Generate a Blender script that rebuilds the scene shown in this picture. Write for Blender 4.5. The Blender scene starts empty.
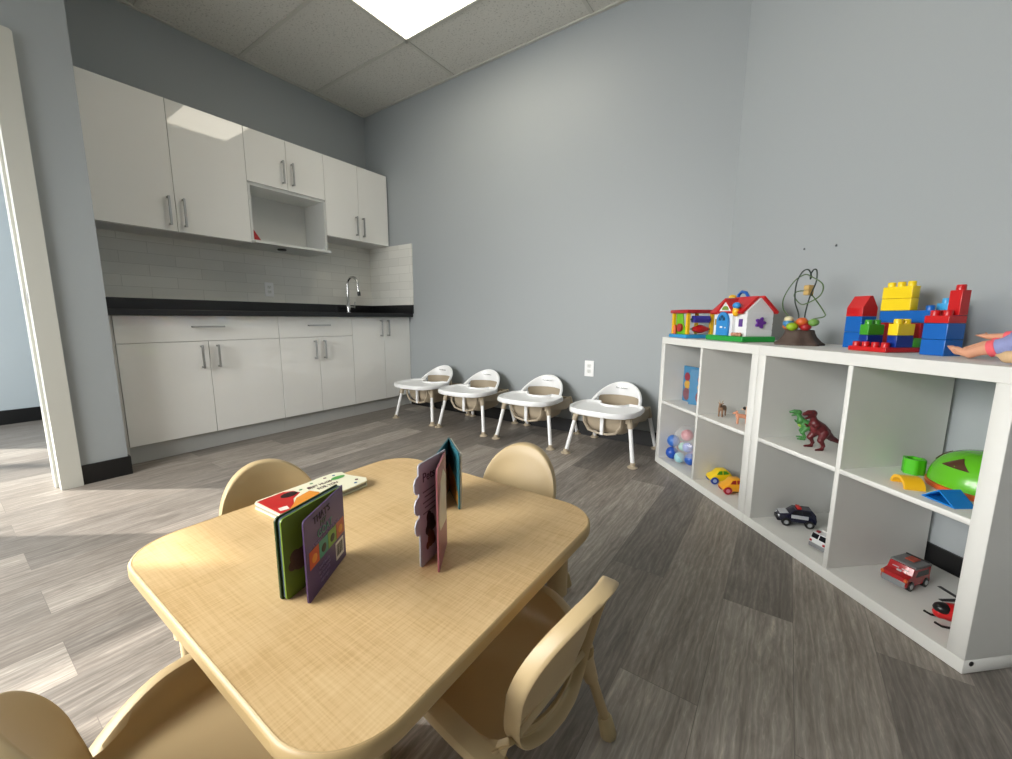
import bpy, bmesh, math, random
from mathutils import Vector, Matrix
random.seed(7)
C = bpy.context.scene.collection
PI = math.pi

# ------------------------------------------------------------------ camera
sc = bpy.context.scene
cam_d = bpy.data.cameras.new('camera'); cam = bpy.data.objects.new('camera', cam_d); C.objects.link(cam)
YAW, PITCH, ROLL = 0.6061, -0.1498, 0.0046
cy, sy, cp, sp = math.cos(YAW), math.sin(YAW), math.cos(PITCH), math.sin(PITCH)
Fv = Vector((-sy*cp, cy*cp, sp)); Rv = Vector((cy, sy, 0)); Uv = Rv.cross(Fv)
R2 = Rv*math.cos(ROLL) + Uv*math.sin(ROLL); U2 = -Rv*math.sin(ROLL) + Uv*math.cos(ROLL)
m = Matrix((R2, U2, -Fv)).transposed().to_4x4(); m.translation = Vector((3.6753, -2.7838, 0.8675))
cam.matrix_world = m
cam_d.sensor_width = 36; cam_d.lens = 403.62/1012*36; cam_d.clip_start = 0.02
sc.camera = cam
# ------------------------------------------------------------------ view
sc.view_settings.view_transform = 'Standard'; sc.view_settings.look = 'None'
sc.view_settings.gamma = 1; sc.view_settings.use_curve_mapping = False
sc.view_settings.exposure = 0.14
sc.cycles.use_denoising = True
sc.cycles.max_bounces = 10; sc.cycles.diffuse_bounces = 6; sc.cycles.glossy_bounces = 4
sc.cycles.caustics_reflective = False; sc.cycles.caustics_refractive = False
# ------------------------------------------------------------------ world, sun, daylight
w = bpy.data.worlds.new('world'); sc.world = w; w.use_nodes = True
bg = w.node_tree.nodes['Background']; bg.inputs[0].default_value = (0.78, 0.88, 1.0, 1); bg.inputs[1].default_value = 1.3
SUN_AZ = math.radians(37.6); SUN_EL = math.radians(25)
sd_ = bpy.data.lights.new('sun', 'SUN'); sd_.energy = 9.5; sd_.angle = math.radians(.9); sd_.color = (1, .96, .88)
sun = bpy.data.objects.new('sun', sd_); C.objects.link(sun)
sdir = Vector((math.cos(SUN_AZ)*math.cos(SUN_EL), math.sin(SUN_AZ)*math.cos(SUN_EL), -math.sin(SUN_EL)))
sun.rotation_euler = sdir.to_track_quat('-Z', 'Y').to_euler(); sun.location = (-6, -9, 6)
def area(name, loc, target, sx, sz, power, col):
    d = bpy.data.lights.new(name, 'AREA'); d.shape = 'RECTANGLE'; d.size = sx; d.size_y = sz; d.energy = power; d.color = col
    o = bpy.data.objects.new(name, d); C.objects.link(o); o.location = loc
    o.rotation_euler = (Vector(target)-Vector(loc)).to_track_quat('-Z', 'Y').to_euler(); return o
area('daylight_south_window', (1.75, -4.42, 1.45), (2.9, -1.0, -.6), 1.8, 1.5, 68, (1, .985, .95)).data.spread = math.radians(125)
area('daylight_glass_front', (-.9, -4.9, 1.25), (-.6, 0, -1.0), 2.8, 2.0, 105, (.97, .985, 1.0))
area('daylight_west_window', (.50, -3.85, 1.6), (3.5, -2.3, .2), .5, 1.3, 42, (1.0, .97, .90))

# ------------------------------------------------------------------ materials
def lin(h):
    h = h.lstrip('#'); r = []
    for i in (0, 2, 4):
        c = int(h[i:i+2], 16)/255; r.append(c/12.92 if c <= .04045 else ((c+.055)/1.055)**2.4)
    return (*r, 1)
MC = {}
def M(col, rough=.5, metal=0, coat=0, spec=.5, bump=0, bscale=60, vary=0, vscale=8):
    k = (col, rough, metal, coat, spec, bump, bscale, vary, vscale)
    if k in MC: return MC[k]
    mt = bpy.data.materials.new('surface_'+col.strip('#')); mt.use_nodes = True; nt = mt.node_tree
    b = nt.nodes['Principled BSDF']; b.inputs['Base Color'].default_value = lin(col)
    b.inputs['Roughness'].default_value = rough; b.inputs['Metallic'].default_value = metal
    b.inputs['Coat Weight'].default_value = coat; b.inputs['Coat Roughness'].default_value = .03
    b.inputs['Specular IOR Level'].default_value = spec
    tc = nt.nodes.new('ShaderNodeTexCoord')
    if bump:
        n = nt.nodes.new('ShaderNodeTexNoise'); n.inputs['Scale'].default_value = bscale; n.inputs['Detail'].default_value = 3
        bp = nt.nodes.new('ShaderNodeBump'); bp.inputs['Strength'].default_value = bump; bp.inputs['Distance'].default_value = .002
        nt.links.new(tc.outputs['Object'], n.inputs['Vector']); nt.links.new(n.outputs['Fac'], bp.inputs['Height']); nt.links.new(bp.outputs['Normal'], b.inputs['Normal'])
    if vary:
        n = nt.nodes.new('ShaderNodeTexNoise'); n.inputs['Scale'].default_value = vscale; n.inputs['Detail'].default_value = 4
        mx = nt.nodes.new('ShaderNodeMix'); mx.data_type = 'RGBA'
        c = lin(col); mx.inputs[6].default_value = tuple(x*(1-vary) for x in c[:3])+(1,); mx.inputs[7].default_value = tuple(min(1, x*(1+vary)) for x in c[:3])+(1,)
        nt.links.new(tc.outputs['Object'], n.inputs['Vector']); nt.links.new(n.outputs['Fac'], mx.inputs[0]); nt.links.new(mx.outputs[2], b.inputs['Base Color'])
    MC[k] = mt; return mt
def node_mat(name):
    mt = bpy.data.materials.new(name); mt.use_nodes = True; nt = mt.node_tree
    return mt, nt, nt.nodes['Principled BSDF'], (lambda t: nt.nodes.new('ShaderNode'+t)), nt.links.new
def ramp(N, stops):
    r = N('ValToRGB'); e = r.color_ramp.elements
    e[0].position, e[0].color = stops[0][0], lin(stops[0][1]); e[1].position, e[1].color = stops[-1][0], lin(stops[-1][1])
    for p, c in stops[1:-1]:
        x = e.new(p); x.color = lin(c)
    return r
def mat_floor():
    mt, nt, b, N, L = node_mat('grey_wood_plank_floor')
    tc = N('TexCoord'); mp = N('Mapping'); mp.inputs['Rotation'].default_value = (0, 0, PI/2); mp.inputs['Location'].default_value = (.56, .018, 0)
    L(tc.outputs['Object'], mp.inputs['Vector'])
    br = N('TexBrick'); br.offset = .357; br.offset_frequency = 2
    br.inputs['Scale'].default_value = 1; br.inputs['Brick Width'].default_value = 1.22; br.inputs['Row Height'].default_value = .18
    br.inputs['Mortar Size'].default_value = .0008; br.inputs['Mortar Smooth'].default_value = .2; br.inputs['Bias'].default_value = 0
    br.inputs['Color1'].default_value = (0, 0, 0, 1); br.inputs['Color2'].default_value = (1, 1, 1, 1); br.inputs['Mortar'].default_value = (.5, .5, .5, 1)
    L(mp.outputs[0], br.inputs['Vector'])
    # random shift of the grain per plank
    add = N('VectorMath'); add.operation = 'MULTIPLY_ADD'; add.inputs[1].default_value = (7, 3, 5)
    L(br.outputs['Color'], add.inputs[0]); L(mp.outputs[0], add.inputs[2])
    s1 = N('Mapping'); s1.inputs['Scale'].default_value = (1.5, 9, 1); L(add.outputs[0], s1.inputs['Vector'])
    n1 = N('TexNoise'); n1.inputs['Scale'].default_value = 2.2; n1.inputs['Detail'].default_value = 8; n1.inputs['Roughness'].default_value = .68; n1.inputs['Distortion'].default_value = 1.3
    L(s1.outputs[0], n1.inputs['Vector'])
    s2 = N('Mapping'); s2.inputs['Scale'].default_value = (.9, 5.5, 1); L(add.outputs[0], s2.inputs['Vector'])
    wv = N('TexWave'); wv.wave_type = 'BANDS'; wv.bands_direction = 'Y'; wv.inputs['Scale'].default_value = 3.4; wv.inputs['Distortion'].default_value = 13; wv.inputs['Detail'].default_value = 4; wv.inputs['Detail Scale'].default_value = 1.1; wv.inputs['Detail Roughness'].default_value = .7
    L(s2.outputs[0], wv.inputs['Vector'])
    s3 = N('Mapping'); s3.inputs['Scale'].default_value = (4, 90, 1); L(add.outputs[0], s3.inputs['Vector'])
    n3 = N('TexNoise'); n3.inputs['Scale'].default_value = 3; n3.inputs['Detail'].default_value = 4; L(s3.outputs[0], n3.inputs['Vector'])
    r1 = ramp(N, [(.26, '#837c75'), (.44, '#a29a92'), (.60, '#b5aea6'), (.80, '#d0cac2')]); L(n1.outputs['Fac'], r1.inputs[0])
    r2 = ramp(N, [(.0, '#7d7d7d'), (.5, '#b9b9b9'), (.93, '#c6c6c6'), (1, '#f4f4f4')]); L(wv.outputs['Fac'], r2.inputs[0])
    mx = N('Mix'); mx.data_type = 'RGBA'; mx.blend_type = 'OVERLAY'; mx.inputs[0].default_value = .26; L(r1.outputs[0], mx.inputs[6]); L(r2.outputs[0], mx.inputs[7])
    r3 = ramp(N, [(.35, '#6a6a6a'), (.65, '#969696')]); L(n3.outputs['Fac'], r3.inputs[0])
    m2 = N('Mix'); m2.data_type = 'RGBA'; m2.blend_type = 'OVERLAY'; m2.inputs[0].default_value = .30; L(mx.outputs[2], m2.inputs[6]); L(r3.outputs[0], m2.inputs[7])
    r4 = ramp(N, [(0, '#b5b4b3'), (.35, '#cfcdcb'), (.6, '#dedbd8'), (1, '#fffefc')]); L(br.outputs['Color'], r4.inputs[0])
    m3 = N('Mix'); m3.data_type = 'RGBA'; m3.blend_type = 'MULTIPLY'; m3.inputs[0].default_value = 1; L(m2.outputs[2], m3.inputs[6]); L(r4.outputs[0], m3.inputs[7])
    m4 = N('Mix'); m4.data_type = 'RGBA'; L(br.outputs['Fac'], m4.inputs[0]); L(m3.outputs[2], m4.inputs[6]); m4.inputs[7].default_value = lin('#6e6862')
    L(m4.outputs[2], b.inputs['Base Color'])
    b.inputs['Roughness'].default_value = .42; b.inputs['Specular IOR Level'].default_value = .45
    bp = N('Bump'); bp.inputs['Strength'].default_value = .22; bp.inputs['Distance'].default_value = .0015
    L(n3.outputs['Fac'], bp.inputs['Height']); L(bp.outputs[0], b.inputs['Normal'])
    return mt
def mat_paint(name, col, var=.03):
    mt, nt, b, N, L = node_mat(name)
    tc = N('TexCoord'); n = N('TexNoise'); n.inputs['Scale'].default_value = 160; n.inputs['Detail'].default_value = 2; L(tc.outputs['Object'], n.inputs['Vector'])
    bp = N('Bump'); bp.inputs['Strength'].default_value = .12; bp.inputs['Distance'].default_value = .0012; L(n.outputs['Fac'], bp.inputs['Height']); L(bp.outputs[0], b.inputs['Normal'])
    b.inputs['Base Color'].default_value = lin(col); b.inputs['Roughness'].default_value = .48; b.inputs['Specular IOR Level'].default_value = .35
    return mt
def mat_ceiling(gx, gy):
    mt, nt, b, N, L = node_mat('mineral_fibre_ceiling_tile')
    tc = N('TexCoord'); n = N('TexNoise'); n.inputs['Scale'].default_value = 85; n.inputs['Detail'].default_value = 3; L(tc.outputs['Object'], n.inputs['Vector'])
    r = ramp(N, [(.34, '#b5b4ad'), (.42, '#d3d2cb'), (1, '#d7d6cf')]); L(n.outputs['Fac'], r.inputs[0]); L(r.outputs[0], b.inputs['Base Color'])
    bp = N('Bump'); bp.inputs['Strength'].default_value = .5; bp.inputs['Distance'].default_value = .003; L(n.outputs['Fac'], bp.inputs['Height']); L(bp.outputs[0], b.inputs['Normal'])
    b.inputs['Roughness'].default_value = .95; return mt
def mat_tile(ax):
    mt, nt, b, N, L = node_mat('white_subway_tile')
    tc = N('TexCoord'); mp = N('Mapping'); mp.inputs['Rotation'].default_value = (PI/2, 0, PI/2) if ax == 'y' else (PI/2, 0, 0)
    sep = N('SeparateXYZ'); com = N('CombineXYZ'); L(tc.outputs['Object'], sep.inputs[0])
    L(sep.outputs['Y' if ax == 'y' else 'X'], com.inputs[0]); L(sep.outputs['Z'], com.inputs[1])
    br = N('TexBrick'); br.offset = .5; br.inputs['Scale'].default_value = 1; br.inputs['Brick Width'].default_value = .305; br.inputs['Row Height'].default_value = .0765
    br.inputs['Mortar Size'].default_value = .0016; br.inputs['Mortar Smooth'].default_value = .3
    br.inputs['Color1'].default_value = lin('#dcdcd6'); br.inputs['Color2'].default_value = lin('#e6e6e0'); br.inputs['Mortar'].default_value = lin('#c6c6bf')
    L(com.outputs[0], br.inputs['Vector']); L(br.outputs['Color'], b.inputs['Base Color'])
    inv = N('Math'); inv.operation = 'SUBTRACT'; inv.inputs[0].default_value = 1; L(br.outputs['Fac'], inv.inputs[1])
    bp = N('Bump'); bp.inputs['Strength'].default_value = .3; bp.inputs['Distance'].default_value = .0008; L(inv.outputs[0], bp.inputs['Height']); L(bp.outputs[0], b.inputs['Normal'])
    b.inputs['Roughness'].default_value = .22; return mt
def mat_maple():
    mt, nt, b, N, L = node_mat('maple_laminate')
    tc = N('TexCoord'); s1 = N('Mapping'); s1.inputs['Scale'].default_value = (5.0, 150, 1); s1.inputs['Rotation'].default_value = (0, 0, 0); L(tc.outputs['Object'], s1.inputs['Vector'])
    n1 = N('TexNoise'); n1.inputs['Scale'].default_value = 2; n1.inputs['Detail'].default_value = 5; L(s1.outputs[0], n1.inputs['Vector'])
    s2 = N('Mapping'); s2.inputs['Scale'].default_value = (170, 9, 1); L(tc.outputs['Object'], s2.inputs['Vector'])
    n2 = N('TexNoise'); n2.inputs['Scale'].default_value = 2; n2.inputs['Detail'].default_value = 4; L(s2.outputs[0], n2.inputs['Vector'])
    n0 = N('TexNoise'); n0.inputs['Scale'].default_value = 5; n0.inputs['Detail'].default_value = 3; n0.inputs['Distortion'].default_value = .8; L(tc.outputs['Object'], n0.inputs['Vector'])
    a = N('Math'); a.operation = 'ADD'; L(n1.outputs['Fac'], a.inputs[0]); L(n2.outputs['Fac'], a.inputs[1])
    a2 = N('Math'); a2.operation = 'MULTIPLY_ADD'; a2.inputs[1].default_value = .8; L(n0.outputs['Fac'], a2.inputs[0]); L(a.outputs[0], a2.inputs[2])
    d = N('Math'); d.operation = 'DIVIDE'; d.inputs[1].default_value = 2.8; L(a2.outputs[0], d.inputs[0])
    r = ramp(N, [(.36, '#bc9c6b'), (.5, '#cdae7f'), (.64, '#d6ba8b')]); L(d.outputs[0], r.inputs[0]); L(r.outputs[0], b.inputs['Base Color'])
    b.inputs['Roughness'].default_value = .38; b.inputs['Specular IOR Level'].default_value = .4
    return mt
def emis(name, col, s):
    mt, nt, b, N, L = node_mat(name); b.inputs['Base Color'].default_value = lin(col); b.inputs['Emission Color'].default_value = lin(col); b.inputs['Emission Strength'].default_value = s; return mt

WHITE = M('#dededa', .55, vary=.02, vscale=20)      # melamine shelving
GLOSS = M('#f3f3f0', .035, coat=.5, vary=.01)         # high gloss doors
CARC = M('#dadad8', .45, vary=.02)
BLACKW = M('#17181a', .25, vary=.25, vscale=120)
STEEL = M('#b8b8b8', .28, 1, bump=.03)
CHROME = M('#d6d6d6', .08, 1, bump=.01)
BLACKB = M('#08080a', .45, bump=.1)
TRIMW = M('#c6c6be', .42, bump=.05)
CREAM = M('#bca67e', .42, bump=.04, bscale=200, vary=.02)
HW = M('#f6f7f8', .28, bump=.02)
TAN = M('#b3a58f', .5, bump=.03)
PAINT = mat_paint('pale_blue_grey_wall_paint', '#a2a8ab')
RED = M('#c4181c', .32, bump=.02); BLUE = M('#0b5fb4', .32, bump=.02); NAVY = M('#0a318c', .32, bump=.02); YEL = M('#f3d31a', .32, bump=.02)
GREEN = M('#3f9a24', .32, bump=.02); LBLUE = M('#3fa4de', .32, bump=.02); BLK = M('#101012', .3, bump=.02)

# ------------------------------------------------------------------ helpers
def mesh(name, bm, mat, parent=None, smooth=True, ang=35, loc=None, rot=None, mods=()):
    bmesh.ops.recalc_face_normals(bm, faces=bm.faces)
    me = bpy.data.meshes.new(name); bm.to_mesh(me); bm.free()
    for p in me.polygons: p.use_smooth = smooth
    if smooth:
        me.set_sharp_from_angle(angle=math.radians(ang))
        ar = sorted(p.area for p in me.polygons)
        if ar and ar[-1] > 40*ar[len(ar)//2]:
            for p in me.polygons:
                if p.area > 40*ar[len(ar)//2]: p.use_smooth = False
    for mm in (mat if isinstance(mat, (list, tuple)) else [mat]): me.materials.append(mm)
    o = bpy.data.objects.new(name, me); C.objects.link(o)
    if parent: o.parent = parent
    if loc is not None: o.location = loc
    if rot is not None: o.rotation_euler = rot
    return o
def tag(o, label=None, cat=None, group=None, kind=None):
    if label: o['label'] = label
    if cat: o['category'] = cat
    if group: o['group'] = group
    if kind: o['kind'] = kind
    return o
def struct(name, bm, mat, **k): return tag(mesh(name, bm, mat, **k), kind='structure')
def empty(name, loc, rz=0, label=None, cat=None, group=None, rot=None):
    o = bpy.data.objects.new(name, None); C.objects.link(o); o.location = loc; o.rotation_euler = rot or (0, 0, rz); o.empty_display_size = .05
    return tag(o, label, cat, group)
def kids(o): return [x for x in C.objects if x.parent == o]
def copy_tree(o, parent=None):
    c = o.copy(); C.objects.link(c)
    if parent: c.parent = parent
    for ch in kids(o): copy_tree(ch, c)
    return c
def B(): return bmesh.new()
def box(bm, x0, x1, y0, y1, z0, z1, bev=0, seg=2, mi=0):
    r = bmesh.ops.create_cube(bm, size=1); vs = r['verts']
    for v in vs: v.co = Vector(((x0+x1)/2+v.co.x*(x1-x0), (y0+y1)/2+v.co.y*(y1-y0), (z0+z1)/2+v.co.z*(z1-z0)))
    fs = set(f for v in vs for f in v.link_faces)
    for f in fs: f.material_index = mi
    if bev:
        es = list(set(e for v in vs for e in v.link_edges))
        bmesh.ops.bevel(bm, geom=es, offset=bev, segments=seg, profile=.5, affect='EDGES', clamp_overlap=True)
    return bm
def tf(bm, mat, start=0):
    bm.verts.ensure_lookup_table()
    for v in bm.verts[start:]: v.co = mat @ v.co
def tube(bm, pts, r, seg=10, cap=True, closed=False):
    pts = [Vector(p) for p in pts]; n = len(pts); rs = r if isinstance(r, (list, tuple)) else [r]*n
    rings = []; up = None
    for i, p in enumerate(pts):
        if closed: t = (pts[(i+1) % n]-pts[i-1]).normalized()
        else: t = (pts[min(i+1, n-1)]-pts[max(i-1, 0)]).normalized()
        if up is None:
            up = Vector((0, 0, 1)) if abs(t.z) < .9 else Vector((1, 0, 0))
        a = t.cross(up).normalized(); up = a.cross(t).normalized()
        rings.append([bm.verts.new(p+(a*math.cos(2*PI*k/seg)+up*math.sin(2*PI*k/seg))*rs[i]) for k in range(seg)])
    for i in range(n if closed else n-1):
        A, D = rings[i], rings[(i+1) % n]
        for k in range(seg): bm.faces.new((A[k], A[(k+1) % seg], D[(k+1) % seg], D[k]))
    if cap and not closed: bm.faces.new(rings[0]); bm.faces.new(rings[-1])
    return bm
def lathe(bm, prof, seg=24, c=(0, 0), capb=True, capt=True):
    rings = [[bm.verts.new((c[0]+r*math.cos(2*PI*k/seg), c[1]+r*math.sin(2*PI*k/seg), z)) for k in range(seg)] for r, z in prof]
    for A, D in zip(rings, rings[1:]):
        for k in range(seg): bm.faces.new((A[k], A[(k+1) % seg], D[(k+1) % seg], D[k]))
    if capb: bm.faces.new(rings[0])
    if capt: bm.faces.new(rings[-1])
    return bm
def prism(bm, pts, h0, h1, axis='z', bev=0, mi=0):
    """polygon pts (a,b) extruded along axis"""
    f3 = {'z': lambda a, b, h: (a, b, h), 'y': lambda a, b, h: (a, h, b), 'x': lambda a, b, h: (h, a, b)}[axis]
    A = [bm.verts.new(f3(a, b, h0)) for a, b in pts]; D = [bm.verts.new(f3(a, b, h1)) for a, b in pts]; n = len(pts)
    fs = [bm.faces.new(A), bm.faces.new(D)]
    for k in range(n): fs.append(bm.faces.new((A[k], A[(k+1) % n], D[(k+1) % n], D[k])))
    for f in fs: f.material_index = mi
    if bev:
        es = list(set(e for f in fs[:2] for e in f.edges))
        bmesh.ops.recalc_face_normals(bm, faces=fs)
        bmesh.ops.bevel(bm, geom=es, offset=bev, segments=2, profile=.5, affect='EDGES', clamp_overlap=True)
    return bm
def ball(bm, c, r, seg=16, mi=0):
    r = r if isinstance(r, (tuple, list)) else (r, r, r)
    q = bmesh.ops.create_uvsphere(bm, u_segments=seg, v_segments=max(6, seg//2), radius=1)
    for v in q['verts']: v.co = Vector((c[0]+v.co.x*r[0], c[1]+v.co.y*r[1], c[2]+v.co.z*r[2]))
    for f in set(f for v in q['verts'] for f in v.link_faces): f.material_index = mi
    return bm
def rrect(x0, x1, y0, y1, r, seg=8):
    P = []
    for cx, cy_, a in ((x1-r, y1-r, 0), (x0+r, y1-r, PI/2), (x0+r, y0+r, PI), (x1-r, y0+r, 1.5*PI)):
        for k in range(seg+1):
            t = a+k*PI/2/seg; P.append((cx+r*math.cos(t), cy_+r*math.sin(t)))
    return P
def arc(cx, cy_, r, a0, a1, n, ry=None):
    ry = ry or r
    return [(cx+r*math.cos(a0+(a1-a0)*k/n), cy_+ry*math.sin(a0+(a1-a0)*k/n)) for k in range(n+1)]
def loft(bm, loops, closed=True, cap=False):
    R = [[bm.verts.new(p) for p in l] for l in loops]; n = len(R[0])
    for A, D in zip(R, R[1:]):
        for k in range(n if closed else n-1): bm.faces.new((A[k], A[(k+1) % n], D[(k+1) % n], D[k]))
    if cap: bm.faces.new(R[0]); bm.faces.new(R[-1])
    return R
def text(name, s, size, mat, parent, loc, rot, ext=.0004, align='CENTER', sx=1):
    cu = bpy.data.curves.new(name, 'FONT'); cu.body = s; cu.size = size; cu.extrude = ext; cu.align_x = align; cu.align_y = 'CENTER'; cu.resolution_u = 3
    t = bpy.data.objects.new('t', cu); C.objects.link(t)
    me = bpy.data.meshes.new_from_object(t.evaluated_get(bpy.context.evaluated_depsgraph_get())); bpy.data.objects.remove(t)
    me.name = name; me.materials.clear(); me.materials.append(mat)
    for v in me.vertices: v.co.x *= sx
    o = bpy.data.objects.new(name, me); C.objects.link(o); o.parent = parent; o.location = loc; o.rotation_euler = rot; return o
def blob(name, bm, mat, parent=None, vox=.003, it=6, **k):
    """continuous skin over overlapping shapes"""
    o = mesh(name, bm, mat, parent, **k)
    md = o.modifiers.new('remesh', 'REMESH'); md.mode = 'VOXEL'; md.voxel_size = vox; md.use_smooth_shade = True
    s = o.modifiers.new('smooth', 'SMOOTH'); s.factor = .5; s.iterations = it
    return o
def limb(bm, pts, rs, seg=10):
    tube(bm, pts, rs, seg)
    for p, r in zip(pts, rs): ball(bm, p, r*1.0, 10)
    return bm

# ================================================================== STRUCTURE
H = 2.856; SX, SY, SA = 3.0685, -.2893, -.8272
sdx, sdy = math.cos(SA), math.sin(SA); snx, sny = -sdy, sdx
def SH(s, d, z): return Vector((SX+s*sdx+d*snx, SY+s*sdy+d*sny, z))
bm = B(); box(bm, -5.2, 7.2, -5.0, 1.2, -.12, 0); struct('floor', bm, mat_floor(), smooth=False)
CEIL = mat_ceiling(0, 0)
bm = B(); box(bm, -5.2, 7.2, -5.1, .2, H, H+.1)
ceil = struct('ceiling', bm, CEIL, smooth=False)
# suspended grid
GX0, GY0 = 1.2155, -.521
bm = B()
for i in range(-2, 5):
    x = GX0+i*1.2192; box(bm, x-.012, x+.012, -4.5, 0, H-.006, H+.002)
for i in range(-1, 8):
    y = GY0-i*.6096
    if y < -.02: box(bm, 0, 7.0, y-.012, y+.012, H-.006, H+.002)
box(bm, 0, 7, -.02, 0, H-.012, H); box(bm, 0, .02, -2.2, 0, H-.012, H)
box(bm, .72, .74, -4.5, -2.2, H-.012, H)
struct('trim_5', bm, M('#c4c3bb', .5, bump=.03), smooth=False)
# walls
def wall_poly(name, pts, z0, z1, mat): return struct(name, prism(B(), pts, z0, z1), mat, smooth=False)
CX = 3.355
wall_poly('wall_back', [(-.12, 0), (CX, 0), (CX+.1, .15), (-.12, .15)], 0, H, PAINT)
wall_poly('wall_kitchen', [(-.12, -2.215), (0, -2.215), (0, 0), (-.12, 0)], 0, H, PAINT)
# west wall with door opening (-2.47..-3.22) and interior window (-4.12..-3.60)
bm = B(); box(bm, -.12, .722, -2.31, -2.21, 0, H); box(bm, .602, .722, -2.47, -2.31, 0, H)
box(bm, .602, .722, -3.22, -2.47, 2.045, H); box(bm, .602, .722, -3.55, -3.22, 0, H)
box(bm, .602, .722, -4.18, -3.55, 0, .88); box(bm, .602, .722, -4.18, -3.55, 2.3, H); box(bm, .602, .722, -4.5, -4.18, 0, H)
struct('wall_left', bm, PAINT, smooth=False)
# diagonal right wall
L_ = 4.2
p0 = (CX, 0); p1 = (CX+L_*sdx, L_*sdy)
wall_poly('wall_right', [p0, p1, (p1[0]+.12*snx, p1[1]+.12*sny), (p0[0]+.12*snx, p0[1]+.12*sny)], 0, H, PAINT)
wall_poly('wall_east', [(p1[0], p1[1]), (p1[0], -4.5), (p1[0]+.12, -4.5), (p1[0]+.12, p1[1])], 0, H, PAINT)
bm = B(); x1 = p1[0]
box(bm, .602, .8, -4.62, -4.5, 0, H); box(bm, 2.7, x1+.12, -4.62, -4.5, 0, H); box(bm, .8, 2.7, -4.62, -4.5, 0, .65); box(bm, .8, 2.7, -4.62, -4.5, 2.25, H)
struct('wall_south', bm, PAINT, smooth=False)
bm = B()
for a, b_ in ((.8, .85), (1.725, 1.775), (2.65, 2.7)): box(bm, a, b_, -4.6, -4.53, .65, 2.25)
box(bm, .8, 2.7, -4.6, -4.53, .65, .7); box(bm, .8, 2.7, -4.6, -4.53, 2.2, 2.25)
struct('window_1', bm, TRIMW, smooth=False)
bm = B()
box(bm, .63, .69, -4.18, -4.165, .88, 2.3); box(bm, .63, .69, -3.59, -3.55, .88, 2.3); box(bm, .63, .69, -4.18, -3.55, .88, .92); box(bm, .63, .69, -4.18, -3.55, 2.26, 2.3)
struct('window_2', bm, TRIMW, smooth=False)
# neighbouring room
PAINT2 = mat_paint('pale_blue_wall_paint', '#c3ccd0')
bm = B(); box(bm, -1.6, -1.47, -3.3, -1.2, 0, H); box(bm, -5.2, -1.6, -3.3, -3.2, 0, H); struct('wall_far', bm, PAINT2, smooth=False)
bm = B(); box(bm, -1.5, -.1, -1.35, -1.2, 0, H); struct('wall_north', bm, PAINT2, smooth=False)
bm = B(); box(bm, -5.2, .722, -5.1, -5, 2.37, H); box(bm, -5.2, .722, -5.1, -5, 0, .1); box(bm, -5.3, -5.2, -5.1, -3.2, 0, H); box(bm, .602, .722, -5, -4.5, 0, H); struct('wall_front', bm, PAINT2, smooth=False)
bm = B()
for x in (-5.1, -3.2, .56): box(bm, x-.03, x+.03, -5.08, -5.02, .1, 2.37)
struct('window_3', bm, M('#2a2b2d', .4, bump=.02), smooth=False)
# baseboards
def bb(name, pts, h=.102): return struct(name, prism(B(), pts, 0, h), BLACKB, smooth=False)
bb('baseboard_back', [(.58, -.001), (CX, -.001), (CX-.008, -.010), (.58, -.010)])
bb('baseboard_right', [(CX-.001*snx, -.001*sny), (p1[0]-.001*snx, p1[1]-.001*sny), (p1[0]-.010*snx, p1[1]-.010*sny), (CX-.010*snx, -.010*sny)])
bb('baseboard_left', [(.722, -2.393), (.732, -2.393), (.732, -2.2), (.600, -2.2), (.600, -2.21), (.722, -2.21)])
bb('baseboard_far', [(-1.47, -3.3), (-1.458, -3.3), (-1.458, -1.35), (-1.47, -1.35)], .115)
bb('baseboard_south', [(.722, -4.5), (p1[0], -4.5), (p1[0], -4.49), (.722, -4.49)])
# door casing
bm = B()
prism(bm, [(-3.295, 0), (-3.216, 0), (-3.216, 2.042), (-2.474, 2.042), (-2.474, 0), (-2.395, 0), (-2.395, 2.113), (-2.403, 2.121), (-3.287, 2.121), (-3.295, 2.113)], .7225, .741, 'x')
box(bm, .5, .7235, -2.474, -2.458, 0, 2.058, .002); box(bm, .5, .7235, -3.232, -3.216, 0, 2.058, .002); box(bm, .5, .7235, -3.23, -2.46, 2.042, 2.058, .002)
box(bm, .63, .672, -2.485, -2.473, 0, 2.045, .002); box(bm, .63, .672, -3.218, -3.205, 0, 2.045, .002)
casing = struct('trim_1', bm, TRIMW)
bm = B(); box(bm, .680, .706, -2.4765, -2.473, .925, .985, .001); box(bm, .687, .699, -2.478, -2.474, .94, .97, .001)
o = mesh('strike_plate', bm, STEEL, casing); o['label'] = 'metal strike plate'
# backsplash
bm = B(); box(bm, 0.0005, 0.011, -2.209, -.0005, .995, 1.60)
bs = struct('trim_2', bm, mat_tile('y'), smooth=False)
bm = B(); box(bm, .0115, .645, -.011, -.0005, .995, 1.574)
struct('trim_3', bm, mat_tile('x'), smooth=False)
# nail marks on the wall
for n, (s, z) in enumerate(((.50, 1.195), (.66, 1.184))):
    bm = B(); lathe(bm, [(.0005, 0), (.005, .0015), (.0045, .003), (.001, .0035)], 10)
    o = mesh('wall_anchor', bm, M('#55585a', .6, bump=.02), loc=SH(s, .405, z), rot=(PI/2, 0, SA))
    tag(o, ['small screw hole mark on grey wall, left of the pair above the bead maze', 'small screw hole mark on grey wall, right of the pair nearer the blocks'][n], 'screw', 'screw hole marks on the wall')
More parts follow.
